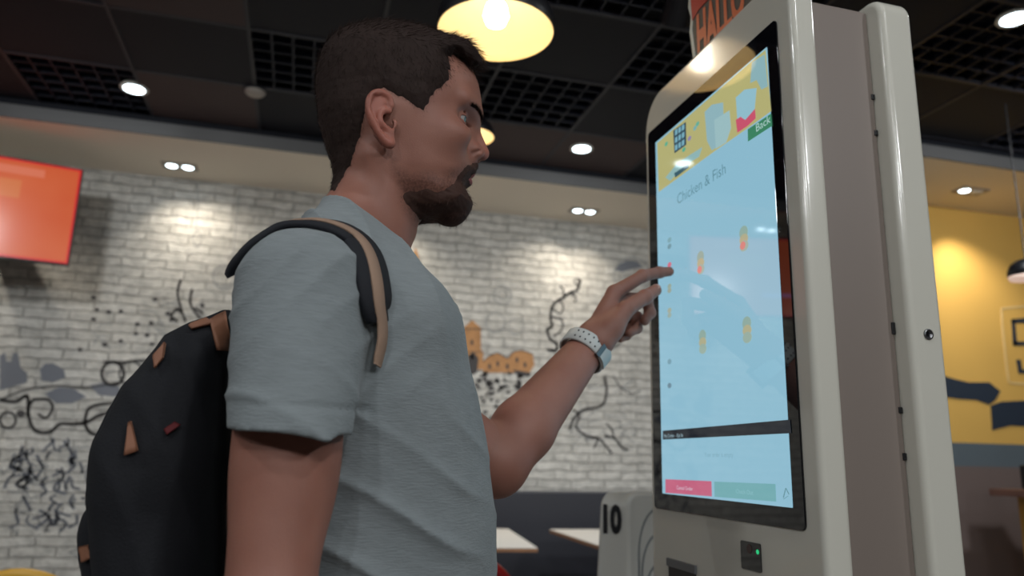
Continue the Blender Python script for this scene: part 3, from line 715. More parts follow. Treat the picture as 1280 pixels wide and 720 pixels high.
# ------------------------------------------------------------------ wristwatch
ax_w = (PD(741, 424, 1.20)-PD(724, 449, 1.19)); ax_w /= np.linalg.norm(ax_w); fa_ = (WR-ELB)/np.linalg.norm(WR-ELB); ax_w = ax_w*.25+fa_*.75; ax_w /= np.linalg.norm(ax_w); cw = PD(730.5, 438.5, 1.194)
fwd = -ray(731, 439)/np.linalg.norm(ray(731, 439)); fwd = fwd-ax_w*(fwd@ax_w); fwd /= np.linalg.norm(fwd); sdw = np.cross(ax_w, fwd)   # fwd faces the lens
watch = thing('wristwatch', 'pale grey sports watch with perforated strap on the pointing wrist', 'watch', tuple(cw+up))
M_wb = mat('watch_strap', (196, 196, 192), .6); M_hole = mat('strap_hole', (40, 40, 44), .8); M_case = mat('watch_case', (60, 64, 70), .3)
def wpt(A, r, t): return cw+(fwd*math.cos(A)*1.0+sdw*math.sin(A)*1.04)*r+ax_w*t
RW = .0350
V = []; F = []; n = 64
for i in range(n):
    A = 2*PI*i/n
    for r, t in ((RW, -.0135), (RW+.0028, -.0115), (RW+.0028, .0115), (RW, .0135), (RW-.001, .0115), (RW-.001, -.0115)): V.append(wpt(A, r, t))
for i in range(n):
    for k in range(6): F.append([i*6+k, i*6+(k+1) % 6, ((i+1) % n)*6+(k+1) % 6, ((i+1) % n)*6+k])
wb = mesh_np('strap', np.array(V)+up, F, M_wb, watch)
sg = 1 if (RR@sdw) > 0 else -1                     # towards the picture's right
for k in range(5):
    for t in (-.0062, .0052):
        A = sg*(-.72+.235*k); c = wpt(A, RW+.0027, t); n_ = (c-cw); n_ -= ax_w*(n_@ax_w); n_ /= np.linalg.norm(n_); u_ = np.cross(n_, ax_w); m = MB(); V = []
        for lay in (0, .0006):
            for j in range(12): B = 2*PI*j/12; V.append(c+n_*lay+(ax_w*math.cos(B)+u_*math.sin(B)*.8)*.0017)
        mesh_np('strap_hole', np.array(V)+up, [list(range(12))[::-1], list(range(12, 24))]+[[j, (j+1) % 12, 12+(j+1) % 12, 12+j] for j in range(12)], M_hole, wb, False)
def warc(A0, A1, r0, r1, t0, t1, n=10):
    V = []; F = []
    for i in range(n+1):
        A = A0+(A1-A0)*i/n
        for r, t in ((r0, t0), (r1, t0), (r1, t1), (r0, t1)): V.append(wpt(A, r, t))
    for i in range(n):
        for k in range(4): F.append([i*4+k, i*4+(k+1) % 4, (i+1)*4+(k+1) % 4, (i+1)*4+k])
    F += [[0, 1, 2, 3], [n*4+3, n*4+2, n*4+1, n*4]]; return np.array(V)+up, F
V, F = warc(sg*.42, sg*.60, RW+.001, RW+.0058, -.0155, .0155); mesh_np('buckle', V, F, M_metal, watch, False)
V, F = warc(sg*.62, sg*1.35, RW+.0025, RW+.0052, -.0125, .0125); o = mesh_np('strap_keeper', V, F, M_wb, watch, False)
V, F = warc(PI-.55, PI+.55, RW+.001, RW+.012, -.020, .020, 14); mesh_np('watch_case', V, F, M_case, watch, False)

# ------------------------------------------------------------------ kiosk
XK = .68*K
kiosk = thing('ordering_kiosk', 'tall white self-service ordering kiosk with lit portrait touch screen', 'kiosk', (XK+.09, 1.16*K, 0))
def slab(name, x0, x1, zt_=.768):
    y0, y1, z0, z1 = .895*K, 1.4147*K, -CZ, zt_*K; r = .075*K; P = []
    P += [(y0, z0+.0)]; P += [(y1, z0)]
    for k in range(13): A = PI/2*k/12; P.append((y1-r+r*math.cos(A), z1-r+r*math.sin(A)))
    r2 = .035*K
    for k in range(9): A = PI/2+PI/2*k/8; P.append((y0+r2+r2*math.cos(A), z1-r2+r2*math.sin(A)))
    P = [(a, b+CZ) for a, b in P]
    return MB().prism(P, 0, x0, x1).build(name, M_shell, kiosk, bevel=.0095, seg=5)
slab('front_shell', XK, XK+.0390)
rear = slab('rear_shell', .848*K, .908*K, .746)
core = MB().box((XK+.0390, .925*K, .05), (.848*K, 1.395*K, .728*K+CZ)).build('core_casing', M_core, kiosk, bevel=.004)
MB().box((XK+.0390, .945*K, 0), (.848*K, 1.375*K, .06)).build('plinth', M_dark, kiosk)
# glass
gy0, gy1, gz0, gz1 = .9314*K, 1.394*K, -.0892*K+CZ, .6878*K+CZ
MB().prism(rrect(gy0, gz0, gy1, gz1, .008), 0, XK-.0025, XK+.001).build('screen_glass', M_glass, kiosk, bevel=.001, seg=2)
XS = XK-.0027
def scr(px, py): q = atp(px, py, 0, XK-.003); return q[1], q[2]+CZ
disp = MB().prism(rrect(.9565*K, -.0600*K+CZ, 1.3565*K, .6520*K+CZ, .001, 1), 0, XS-.0003, XS+.0002).build('display', screen_mat('screen_blue', (138, 184, 204), 1.0), kiosk)
EM = {}
def em(c, s=1):
    if (c, s) not in EM: EM[(c, s)] = screen_mat('screen_%d_%d_%d' % c, c, s)
    return EM[(c, s)]
LY = [0]
def ui(name, pts, col, lay=1, n=1):
    P = [scr(*p) for p in pts]; x = XS-.0003-.00012*lay
    o = MB().prism(P, 0, x-.0001, x+.00005).build(name, em(col), disp); return o
def ui_ell(name, c, rx, rz, col, lay=2, yy=None):
    y, z = scr(*c); x = XS-.0003-.00012*lay; P = [(y+rx*math.cos(2*PI*k/20), z+rz*math.sin(2*PI*k/20)) for k in range(20)]
    return MB().prism(P, 0, x-.0001, x+.00005).build(name, em(col), disp)
def text_mesh(txt, size, off=0):
    cu = bpy.data.curves.new('t', 'FONT'); cu.body = txt; cu.size = size; cu.extrude = 0; cu.offset = off; cu.resolution_u = 3
    o = bpy.data.objects.new('t', cu); C.objects.link(o); bpy.context.view_layer.update()
    dg = bpy.context.evaluated_depsgraph_get(); me = bpy.data.meshes.new_from_object(o.evaluated_get(dg)); bpy.data.objects.remove(o); bpy.data.curves.remove(cu)
    V = np.array([v.co[:] for v in me.vertices]); F = [list(p.vertices) for p in me.polygons]; bpy.data.meshes.remove(me); return V, F
def ui_text(txt, p, size, col, lay=3, name='lettering', sx=1, bold=0):
    V, F = text_mesh(txt, size); y, z = scr(*p); x = XS-.0003-.00012*lay; W = np.stack([np.full(len(V), x), y-V[:, 0]*sx, z+V[:, 1]], 1)
    return mesh_np(name, W, F, em(col), disp, False)
ui('banner', [(821.5, 179), (957, 62), (964, 139), (935, 160), (892, 190), (823.5, 240)], (176, 172, 116), 1)
ui('banner_shape', [(940, 78), (956, 68), (960, 108), (952, 112), (946, 100), (938, 104)], (136, 174, 180), 2)
ui('cup_picture', [(881, 140), (890, 131), (904, 128), (905, 160), (902, 180), (890, 188), (884, 176)], (140, 176, 184), 2)
ui('cup_picture', [(893, 150), (912, 138), (914, 160), (908, 178), (895, 186)], (152, 186, 190), 3)
ui('cup_picture', [(920, 122), (931, 112), (946, 110), (943, 142), (933, 150), (922, 152)], (142, 186, 200), 2)
ui('berry_picture', [(920, 150), (926, 146), (932, 150), (944, 136), (945, 148), (934, 158), (922, 166)], (196, 84, 108), 3)
ui('logo_panel', [(841.7, 163.3), (857.5, 152.5), (858, 181), (843.3, 191.7)], (52, 72, 84), 2)
for k, (y0_) in enumerate((161, 170.5, 180)):
    for j in range(3):
        xx = 844+j*4.3; yy = y0_-j*2.9+2; ui('logo_letter', [(xx, yy), (xx+3, yy-2.2), (xx+3, yy+4.4), (xx, yy+6.6)], (120, 170, 186), 3)
ui('banner_wave', [(832, 222), (846, 205), (862, 194), (878, 184), (874, 196), (856, 207), (838, 226)], (140, 178, 178), 2)
ui('banner_tag', [(843, 216.5), (860, 205.5), (861, 209.5), (844.5, 222)], (58, 92, 104), 3)
for (p, c) in (((833, 180), (90, 170, 140)), ((862, 173), (140, 130, 170)), ((872, 155), (100, 170, 150)), ((855, 187), (84, 168, 140)), ((869, 160), (120, 170, 170))): ui_ell('banner_dot', p, .006, .004, c, 2)
ui('back_button', [(935, 161.7), (964.2, 142), (965.4, 157.5), (935.3, 177)], (60, 128, 96), 3)
ui_text('Back', (945, 165.5), .017, (170, 206, 200), 4, sx=1.1)
ui_text('Chicken & Fish', (846.5, 256), .026, (96, 138, 152), 3, sx=1.0)
FOODC = ((168, 172, 140), (148, 160, 132), (176, 150, 124))
for i, (p, cc_) in enumerate((((930, 299), 1), ((876, 329), 0), ((878.5, 428), 0), ((934, 413), 1))):
    for k, (dz, rz_, col) in enumerate(((.010, .010, (140, 168, 158)), (.0, .008, (172, 170, 138)), (-.010, .008, (150, 172, 160)))):
        y, z = scr(*p); x = XS-.0003-.00024; P = [(y+.011*math.cos(2*PI*q_/16), z+dz+rz_*math.sin(2*PI*q_/16)) for q_ in range(16)]
        MB().prism(P, 0, x-.0001-.0001*k, x+.00005).build('food_picture', em(col), disp)
    if i < 2: ui_ell('food_picture', (p[0]-1, p[1]+8), .007, .006, (206, 130, 124), 6)
for (py, col) in ((300, (120, 160, 170)), (308, (110, 146, 158)), (331, (206, 110, 130)), (358, (148, 164, 150)), (363, (150, 160, 146)), (388, (160, 168, 150)), (394, (150, 168, 160)), (452, (110, 150, 166)), (482, (100, 130, 146))):
    ui_ell('menu_icon', (837, py), .007, .0045, col, 2)
ui('order_bar', [(828.5, 538.5), (987.8, 524.5), (989.4, 541.5), (828.6, 549.5)], (20, 26, 36), 2)
ui_text('My Order - Eat In', (830, 547.2), .0085, (150, 178, 188), 4, sx=1.1)
ui_text('Your order is empty', (881, 571), .0095, (120, 160, 176), 3, sx=1.0)
ui('cancel_button', [(832, 599), (889.5, 601.5), (890, 620.5), (832, 616)], (190, 96, 124), 2)
ui_text('Cancel Order', (846, 611.5), .0085, (210, 190, 206), 3, sx=1.1)
ui('checkout_button', [(893, 602), (969.5, 605), (970.5, 627), (893.5, 621)], (110, 166, 172), 2)
ui_text('Check Out', (920, 616.5), .0085, (134, 184, 192), 3, sx=1.1)
for a, b in (((979, 622), (982, 610)), ((982, 610), (986, 618)), ((979, 624), (985, 620))):
    ui('menu_icon', [a, (a[0]+1.2, a[1]), (b[0]+1.2, b[1]), b], (96, 140, 150), 3)
# reader window, receipt slot
def kx(px, py): q = atp(px, py, 0, XK); return q[1], q[2]+CZ
y1_, z1_ = kx(926.5, 675); y0_, z0_ = kx(953, 716.5)
rw = MB().prism(rrect(y0_, z0_, y1_, z1_, .003), 0, XK-.0015, XK+.001).build('scanner_window', M_glass, kiosk)
yy, zz = kx(948.5, 690); MB().prism([(yy+.0030*math.cos(2*PI*k/12), zz+.0030*math.sin(2*PI*k/12)) for k in range(12)], 0, XK-.0022, XK-.001).build('indicator_light', mat('green_led', (20, 60, 40), .4, emit=(40, 190, 120), estr=1.0), rw)
yy, zz = kx(938, 686); MB().prism([(yy+.006*math.cos(2*PI*k/16), zz+.006*math.sin(2*PI*k/16)) for k in range(16)], 0, XK-.0020, XK-.001).build('lens', mat('lens_brown', (62, 40, 38), .2), rw)
y1_, z1_ = kx(835.5, 697); y0_, _ = kx(871, 707); 
MB().prism([(y1_, z1_), (y0_, z1_), (y0_, z1_-.012), (y1_, z1_-.012)], 0, XK-.004, XK).build('receipt_slot_lip', mat('slot_grey', (104, 106, 108), .4), kiosk)
MB().prism([(y1_-.002, z1_-.012), (y0_+.002, z1_-.012), (y0_+.002, z1_-.06), (y1_-.002, z1_-.06)], 0, XK-.0012, XK+.0).build('receipt_slot', M_dark, kiosk)
# bolts and lock on the rear shell
XR = .848*K
for px, py, h in ((1095, 122, .008), (1100, 167, .008), (1124, 411, .016), (1131.5, 513, .008), (1136.5, 571, .009)):
    q_ = atp(px, py, 1, .9245*K); MB().box((XR-.006, .9245*K-.0015, q_[2]+CZ-h/2), (XR-.0005, .9245*K+.002, q_[2]+CZ+h/2)).build('bolt', M_dark, kiosk, bevel=.001)
q_ = atp(1160, 418, 1, .895*K); c_ = (q_[0], .895*K, q_[2]+CZ)
lk = MB().lathe(c_, [(.0065, .002), (.0072, -.001), (.0068, -.0022), (.0045, -.0022), (.0040, -.0012), (.0001, -.0012)], 28, 'y').build('lock', M_metal, kiosk, smooth=True)
MB().box((c_[0]-.0008, c_[1]-.0026, c_[2]-.0025), (c_[0]+.0008, c_[1]-.0010, c_[2]+.0025)).build('keyhole', M_dark, lk)
# poster piece standing on the kiosk
sign = thing('promotional_sign', 'small dark promotional sign with orange lettering on top of the kiosk', 'sign', (XK+.02, 1.13*K, .768*K+CZ))
xs_ = XK+.018
def sg_(px, py): q = atp(px, py, 0, xs_); return q[1], q[2]+CZ
zt0 = .768*K+CZ+.0005; bl = [(867.5, 70), (862.5, 40), (864, 22), (861, 10), (862, -12), (868, -30)]
P = [sg_(*p) for p in bl]; P[0] = (P[0][0], zt0); yr = .97*K; P += [(yr+.05, P[-1][1]+.02), (yr, P[-1][1]), (yr, zt0)]
bd = MB().prism(P, 0, xs_, xs_+.004).build('sign_board', mat('sign_grey', (92, 86, 80), .6), sign)
wh = mat('sign_white', (206, 206, 196), .5); og = mat('sign_orange', (222, 116, 74), .5, var=.1, vscale=60); rd_ = mat('sign_red', (190, 70, 58), .5)
b2 = [(sg_(*p)) for p in bl[:5]]; b2[0] = (b2[0][0], zt0)
MB().prism(b2+[(a-.008, b) for a, b in b2[::-1]], 0, xs_-.001, xs_).build('sign_border', wh, bd)
V, F = text_mesh('HALLO', .075, .0035); V = V.copy(); V[:, 1] *= 1.5; y0s, z0s = sg_(872, 62)
def thick(V, F, x, yo, zo, dx): 
    W = np.stack([np.full(len(V), x), yo-V[:, 0]*.62, zo+V[:, 1]], 1); return W
V2 = thick(V, F, xs_-.0012, y0s, zt0+.004, 0); mesh_np('sign_lettering', V2, F, og, bd, False)
MB().prism([sg_(*p) for p in [(866, 26), (864, -2), (890, -26), (893, -8), (874, 12)]], 0, xs_-.0014, xs_).build('sign_lettering', rd_, bd)

# ------------------------------------------------------------------ room
YW, YS, ZS, ZC = 6.377*S, 5.4976*S, 2.16*S+CZ, 2.30*S+CZ
YW2, YS2, XC = 4.95*S, 4.12*S, 3.95*S
XL, XR_, YB = -6.2*S, 10*S, -4.0
def struct(mb, name, m, **k): o = mb.build(name, m, **k); o['kind'] = 'structure'; return o
struct(MB().box((XL, YB, -.05), (XR_, YW+.2, 0)), 'floor', M_floor)
wall = struct(MB().box((XL, YW, 0), (XC+.15, YW+.15, ZC+.3)), 'wall_back', M_brick)
struct(MB().box((XC, YW2+.15, 0), (XC+.15, YW, ZC)), 'wall_return', M_grey)
zy = .195*S+CZ
wy = struct(MB().box((XC, YW2, zy), (XR_, YW2+.15, ZC)), 'wall_yellow', M_yel)
struct(MB().box((XC, YW2, 1.21), (XR_, YW2+.15, zy)), 'wall_bluegrey', M_bluegrey)
struct(MB().box((XC, YW2, 0), (XR_, YW2+.15, 1.21)), 'wall_brown', M_brwall)
struct(MB().box((XL-.15, YB, 0), (XL, YW+.15, ZC+.3)), 'wall_left', M_grey)
struct(MB().box((XR_, YB, 0), (XR_+.15, YW2+.15, ZC+.3)), 'wall_right', M_grey)
struct(MB().box((XL, YB-.15, 0), (XR_, YB, ZC+.3)), 'wall_front', M_grey)
# soffits
struct(MB().box((XL, YS, ZS), (XC+.0, YW, ZS+.05)).box((XC, YS2, ZS), (XR_, YW2, ZS+.05)), 'ceiling_soffit', M_plaster)
struct(MB().box((XL, YS-.012, ZS), (XC, YS, 2.256*S+CZ)).box((XC-.012, YS2-.012, ZS), (XC, YS-.012, 2.256*S+CZ)).box((XC, YS2-.012, ZS), (XR_, YS2, 2.256*S+CZ)), 'trim_fascia', M_fascia)
struct(MB().box((XL, YS-.010, 2.256*S+CZ), (XC, YS, ZC)).box((XC-.010, YS2-.010, 2.256*S+CZ), (XC, YS, ZC)).box((XC, YS2-.010, 2.256*S+CZ), (XR_, YS2, ZC)), 'trim_shadow_gap', M_black)
struct(MB().box((XL, YB, ZC+.22), (XR_, YW, ZC+.3)), 'ceiling', M_void)
# ceiling modules
md_ = .72*S; gx0 = -1.16*S; gy0_ = 4.80*S
black = MB(); brown = MB(); gr = MB(); rails = MB()
brownset = {(0, 0), (3, 0), (4, 0), (0, -2), (6, -1), (7, -1), (6, 0)}; gridset = {(-1, 0), (1, -1), (3, -1), (2, -1), (-1, -3), (3, -3), (4, -3), (4, -2), (5, -2), (-2, -1), (6, -3), (7, -3), (1, -4), (8, -2), (5, -4)}
ngr = 0
for i in range(-5, 11):
    for j in range(-12, 2):
        x0, y0 = gx0+i*md_, gy0_+j*md_; x1, y1 = x0+md_, y0+md_
        ylim = YS-.012 if x0 < XC-.02 else YS2-.012
        if y0 > ylim or x0 > XR_ or x1 < XL: continue
        y1 = min(y1, ylim)
        if (i, j) in brownset: brown.box((x0+.008, y0+.008, ZC), (x1-.008, y1-.004, ZC+.01))
        elif (i, j) in gridset or (j < -4 and (i+j) % 3 == 0):
            for k in range(1, 6): gr.box((x0+md_*k/6-.0035, y0, ZC+.004), (x0+md_*k/6+.0035, y1, ZC+.035))
            for k in range(1, 6):
                if y0+md_*k/6 < y1: gr.box((x0, y0+md_*k/6-.0035, ZC+.004), (x1, y0+md_*k/6+.0035, ZC+.035))
        else: black.box((x0+.008, y0+.008, ZC+.002), (x1-.008, y1-.004, ZC+.012))
for i in range(-5, 12):
    x = gx0+i*md_
    if XL < x < XR_: rails.box((x-.008, YB, ZC-.004), (x+.008, (YS if x < XC else YS2)-.012, ZC+.02))
for j in range(-12, 2):
    y = gy0_+j*md_
    if y < YS-.02: rails.box((XL, y-.008, ZC-.003), (XC if y > YS2-.02 else XR_, y+.008, ZC+.02))
struct(black, 'ceiling_panels_black', M_black); struct(brown, 'ceiling_panels_brown', M_brown); struct(gr, 'ceiling_grille', M_grid); struct(rails, 'ceiling_rails', M_rail)

# --- mural on the brick wall (flat paint, a few millimetres thick)
class Mural:
    def __init__(s, Y, th=.003): s.Y = Y; s.m = MB(); s.th = th
    def w(s, p): q = atp(p[0], p[1], 1, s.Y); return q[0], q[2]+CZ
    def poly(s, pts): s.m.prism([s.w(p) for p in pts], 1, s.Y-s.th, s.Y+.001); return s
    def line(s, pts, wd=1.6, n=6):
        P = spline([np.array(s.w(p)) for p in pts], n); h = .72*wd/FPX*s.Y/.9/2
        for i in range(len(P)-1):
            a, b = P[i], P[i+1]; t = b-a; L_ = np.linalg.norm(t)
            if L_ < 1e-6: continue
            t /= L_; nn = np.array([-t[1], t[0]])*h; a = a-t*h*.4; b = b+t*h*.4
            s.m.prism([tuple(a+nn), tuple(a-nn), tuple(b-nn), tuple(b+nn)], 1, s.Y-s.th, s.Y+.001)
        return s
    def ring(s, c, r, wd=1.6, n=16, sq=1): return s.line([(c[0]+r*math.cos(2*PI*k/n), c[1]+r*sq*math.sin(2*PI*k/n)) for k in range(n+1)], wd, 1)
    def dot(s, c, r, sq=.8): return s.poly([(c[0]+r*math.cos(2*PI*k/8), c[1]+r*sq*math.sin(2*PI*k/8)) for k in range(8)])
# ink drawings
mk = Mural(YW); SCR = []
for p in [(117, 372), (121, 387), (136, 390), (151, 389), (117, 399), (172, 405), (189, 404), (194, 374), (170, 417), (184, 419), (151, 426), (190, 430), (100, 437), (131, 431), (214, 400), (253, 382), (210, 392), (225, 388)]: mk.dot(p, 3.0+random.random(), .7)
for l in ([(232, 402), (226, 385), (222, 365), (226, 350)], [(250, 398), (238, 380), (240, 362)], [(222, 385), (214, 395), (222, 402)], [(244, 385), (254, 392)]): mk.line(l, 3.4)
mk.ring((141, 467), 14, 4, sq=1.05).ring((164, 467), 15, 2.2)
mk.line([(130, 452), (150, 453), (180, 450), (196, 455)], 3)
mk.line([(0, 500), (20, 502), (34, 495), (36, 520), (44, 538), (62, 540), (75, 530), (92, 530), (108, 528), (122, 520), (140, 515)], 4.2)
mk.line([(34, 520), (36, 508), (42, 500), (60, 500), (66, 510), (58, 522), (48, 518)], 3.2).dot((26, 517), 6).ring((10, 525), 10, 3)
mk.line([(106, 528), (110, 512), (122, 506), (140, 504)], 4).line([(106, 530), (112, 540), (122, 544)], 4).line([(0, 500), (30, 488), (70, 482), (110, 484), (150, 478)], 2)
for k in range(60):
    x = random.uniform(14, 112); y = random.uniform(546, 650); SCR.append([(x, y), (x+random.uniform(-9, 9), y+random.uniform(4, 12)), (x+random.uniform(-12, 12), y+random.uniform(8, 18))])
# curling tree in the middle
mk.line([(724, 350), (722, 362), (712, 366), (704, 372), (692, 380), (688, 396), (690, 408), (684, 412), (688, 424), (696, 430), (694, 438), (684, 437)], 4.2)
mk.line([(690, 396), (702, 400), (702, 412), (692, 420)], 2.6).line([(688, 384), (700, 392), (704, 382), (698, 376)], 2.2).line([(704, 374), (704, 362), (700, 358)], 2.4).line([(712, 366), (720, 372), (718, 378)], 2.2).ring((722, 352), 4, 2.2)
mk.line([(756, 470), (758, 488), (754, 505), (742, 510), (730, 512), (718, 522), (712, 536)], 4).line([(716, 512), (724, 520), (720, 534), (734, 545), (748, 548), (756, 556), (764, 566)], 3.2).line([(756, 545), (768, 548), (778, 560), (785, 562)], 3.4).line([(768, 548), (764, 536), (758, 530)], 2.6).line([(748, 548), (742, 560)], 2.6)
mk.line([(766, 470), (776, 484), (788, 492), (800, 488)], 1.6).line([(700, 470), (716, 486), (712, 500)], 1.8).line([(752, 440), (764, 436), (776, 428)], 2.4)
for k in range(75):
    x = random.uniform(588, 648); y = random.uniform(462, 528)
    if (x-588)/60+(y-462)/66 < 1.55: mk.poly([(x, y), (x+random.uniform(2, 6), y-random.uniform(0, 3)), (x+random.uniform(3, 7), y+random.uniform(1, 5)), (x+random.uniform(-1, 3), y+random.uniform(2, 5))])
mk.poly([(640, 462), (664, 466), (662, 471), (648, 470)]).poly([(584, 445), (592, 440), (598, 448), (596, 466), (586, 470)])
for c_ in ((590, 428), (590, 446), (612, 458), (622, 455), (634, 458), (646, 450), (656, 456)): mk.poly([(c_[0]-1.6, c_[1]+3), (c_[0]-1.6, c_[1]-2), (c_[0], c_[1]-4), (c_[0]+1.6, c_[1]-2), (c_[0]+1.6, c_[1]+3)])
mk.line([(577, 412), (590, 411), (603, 412)], 1.6, 2).line([(577, 440), (604, 440)], 1.4, 2).line([(604, 452), (610, 446), (622, 441), (634, 448), (640, 441), (652, 438), (666, 443)], 1.5, 2)
o = mk.m.build('mural_ink', M_ink, wall)
ml = Mural(YW, .002)
ml.line([(248, 232), (247, 262), (245, 285)], 1.4).line([(240, 298), (246, 288), (252, 299), (246, 309), (240, 298)], 1.5).line([(299, 236), (294, 290), (290, 328)], 1.3).ring((281, 346), 15, 2.0).ring((281, 346), 11, 1.0).line([(366, 240), (364, 280)], 1.2)
ml.ring((628, 369), 11, 2).ring((628, 369), 6, 1.4).ring((619, 403), 12, 1.5).ring((645, 408), 10, 1.2).ring((790, 345), 23, 2).line([(768, 350), (780, 346), (800, 348), (812, 352)], 1.5)
for k in range(26): x = random.uniform(110, 290); y = random.uniform(380, 470); ml.line([(x, y), (x+random.uniform(-14, 14), y+random.uniform(-12, 12)), (x+random.uniform(-24, 24), y+random.uniform(-14, 14))], 1.2, 3)
for k in range(22): x = random.uniform(725, 800); y = random.uniform(440, 560); ml.line([(x, y), (x+random.uniform(-14, 14), y+random.uniform(-12, 12)), (x+random.uniform(-24, 24), y+random.uniform(-14, 14))], 1.3, 3)
for k in range(20): x = random.uniform(6, 130); y = random.uniform(550, 690); ml.line([(x, y), (x+random.uniform(-14, 14), y+random.uniform(-6, 12)), (x+random.uniform(-24, 24), y+random.uniform(-8, 14))], 1.8, 3)
ml.m.build('mural_fine_lines', M_inkl, wall)
mg = Mural(YW, .002)
for l_ in SCR: mg.line(l_, random.uniform(2, 4), 3)
mg.poly([(0, 445), (6, 440), (8, 452), (14, 452), (16, 442), (22, 440), (26, 460), (34, 466), (34, 478), (0, 488)]).poly([(50, 462), (56, 455), (66, 454), (80, 462), (82, 472), (66, 478), (52, 476)]).poly([(56, 492), (74, 484), (92, 486), (108, 496), (90, 504), (70, 504)]).poly([(112, 482), (130, 478), (150, 484), (150, 496), (124, 494)])
mg.poly([(768, 338), (774, 330), (784, 326), (796, 327), (804, 334), (790, 336), (778, 340)])
mg.m.build('mural_grey_painting', M_inkg, wall)
mo = Mural(YW, .0022)
mo.poly([(516, 333), (516, 318), (519.5, 309), (523, 318), (523, 333)])
mo.poly([(578, 411), (590, 400), (601, 410), (601, 436), (604, 440), (604, 462), (578, 462), (578, 440)]).poly([(604, 452), (610, 446), (622, 441), (634, 448), (640, 441), (652, 438), (666, 443), (668, 456), (662, 466), (640, 466), (604, 466)]).m.build('mural_ochre_houses', M_inko, wall)
# yellow wall graphics
my = Mural(YW2, .004)
my.poly([(1180, 470), (1193, 474), (1210, 478), (1236, 478), (1250, 489), (1244, 500), (1236, 506), (1220, 500), (1200, 499), (1180, 496)]).poly([(1238, 507), (1252, 502), (1300, 500), (1300, 534), (1262, 532), (1240, 538)])
my.poly([(1264, 399), (1268, 399), (1271, 432), (1266, 432)]).poly([(1264, 399), (1300, 396), (1300, 403), (1264, 404)]).poly([(1266, 427), (1300, 427), (1300, 432), (1266, 432)]).poly([(1270, 450), (1275, 449), (1277, 462), (1300, 460), (1300, 466), (1273, 467)])
my.m.build('painted_navy_brush_strokes', M_navy, wy)
mw = Mural(YW2, .003); mw.line([(1310, 382), (1258, 385), (1252, 392), (1256, 440), (1260, 472), (1266, 479), (1310, 480)], 3.2, 3); mw.m.build('painted_logo_frame', mat('pale_paint', (232, 206, 150), .7), wy)

# ------------------------------------------------------------------ televison on the left
tvx, tvy = -1.63*S, 5.8*S; tw, th_ = 1.27*S, .715*S; yw = math.radians(13)
tv = thing('television', 'wall television showing a plain orange picture, high on the brick wall', 'television', (tvx-tw/2*math.cos(yw), tvy-tw/2*math.sin(yw), 1.24*S+CZ), yw)
def tvbox(name, a, b, m, par, bev=0):
    mb = MB().box(a, b); o = mb.build(name, m, None, bevel=bev); o.parent = par; return o
tvbox('casing', (-tw/2, 0, 0), (tw/2, .04, th_), M_dark, tv, .004)
def tv_mat():
    m = mat('tv_picture', (8, 6, 6), .2, emit=(206, 92, 56), estr=1.0); nt = m.node_tree; N = nt.nodes; L = nt.links
    tc = N.new('ShaderNodeTexCoord'); n = N.new('ShaderNodeTexNoise'); n.inputs['Scale'].default_value = 3; L.new(tc.outputs['Object'], n.inputs[0]); cr = N.new('ShaderNodeValToRGB'); L.new(n.outputs[0], cr.inputs[0])
    cr.color_ramp.elements[0].position = .3; cr.color_ramp.elements[0].color = srgb((194, 84, 48)); cr.color_ramp.elements[1].position = .7; cr.color_ramp.elements[1].color = srgb((200, 98, 60)); L.new(cr.outputs[0], N['Principled BSDF'].inputs['Emission Color']); return m
scn = tvbox('screen', (-tw/2+.008, -.002, .008), (tw/2-.008, .001, th_-.008), tv_mat(), tv)
M_rim = mat('tv_red_rim', (10, 5, 5), .2, emit=(200, 40, 44), estr=1)
m = MB(); t_ = .010; m.box((-tw/2+.008, -.003, .008), (tw/2-.008, -.001, .008+t_)).box((-tw/2+.008, -.003, th_-.008-t_), (tw/2-.008, -.001, th_-.008)).box((tw/2-.008-t_, -.003, .008+t_), (tw/2-.008, -.001, th_-.008-t_)); o = m.build('picture_border', M_rim); o.parent = scn
for (x0, x1, z0, z1, col) in ((-tw*.02, tw*.32, th_*.84, th_*.92, (206, 112, 84)), (-.02, tw*.22, th_*.60, th_*.78, (200, 112, 66)), (-tw*.3, -tw*.0, th_*.25, th_*.29, (196, 130, 190))):
    o = tvbox('picture_patch', (x0, -.0034, z0), (x1, -.0015, z1), mat('tv_patch', (8, 6, 6), .2, emit=col, estr=1), scn)
MB().box((tvx-tw/2-.06, tvy-.02, 1.5*S+CZ), (tvx-tw/2+.06, YW, 1.62*S+CZ)).build('wall_bracket', M_dark, tv)

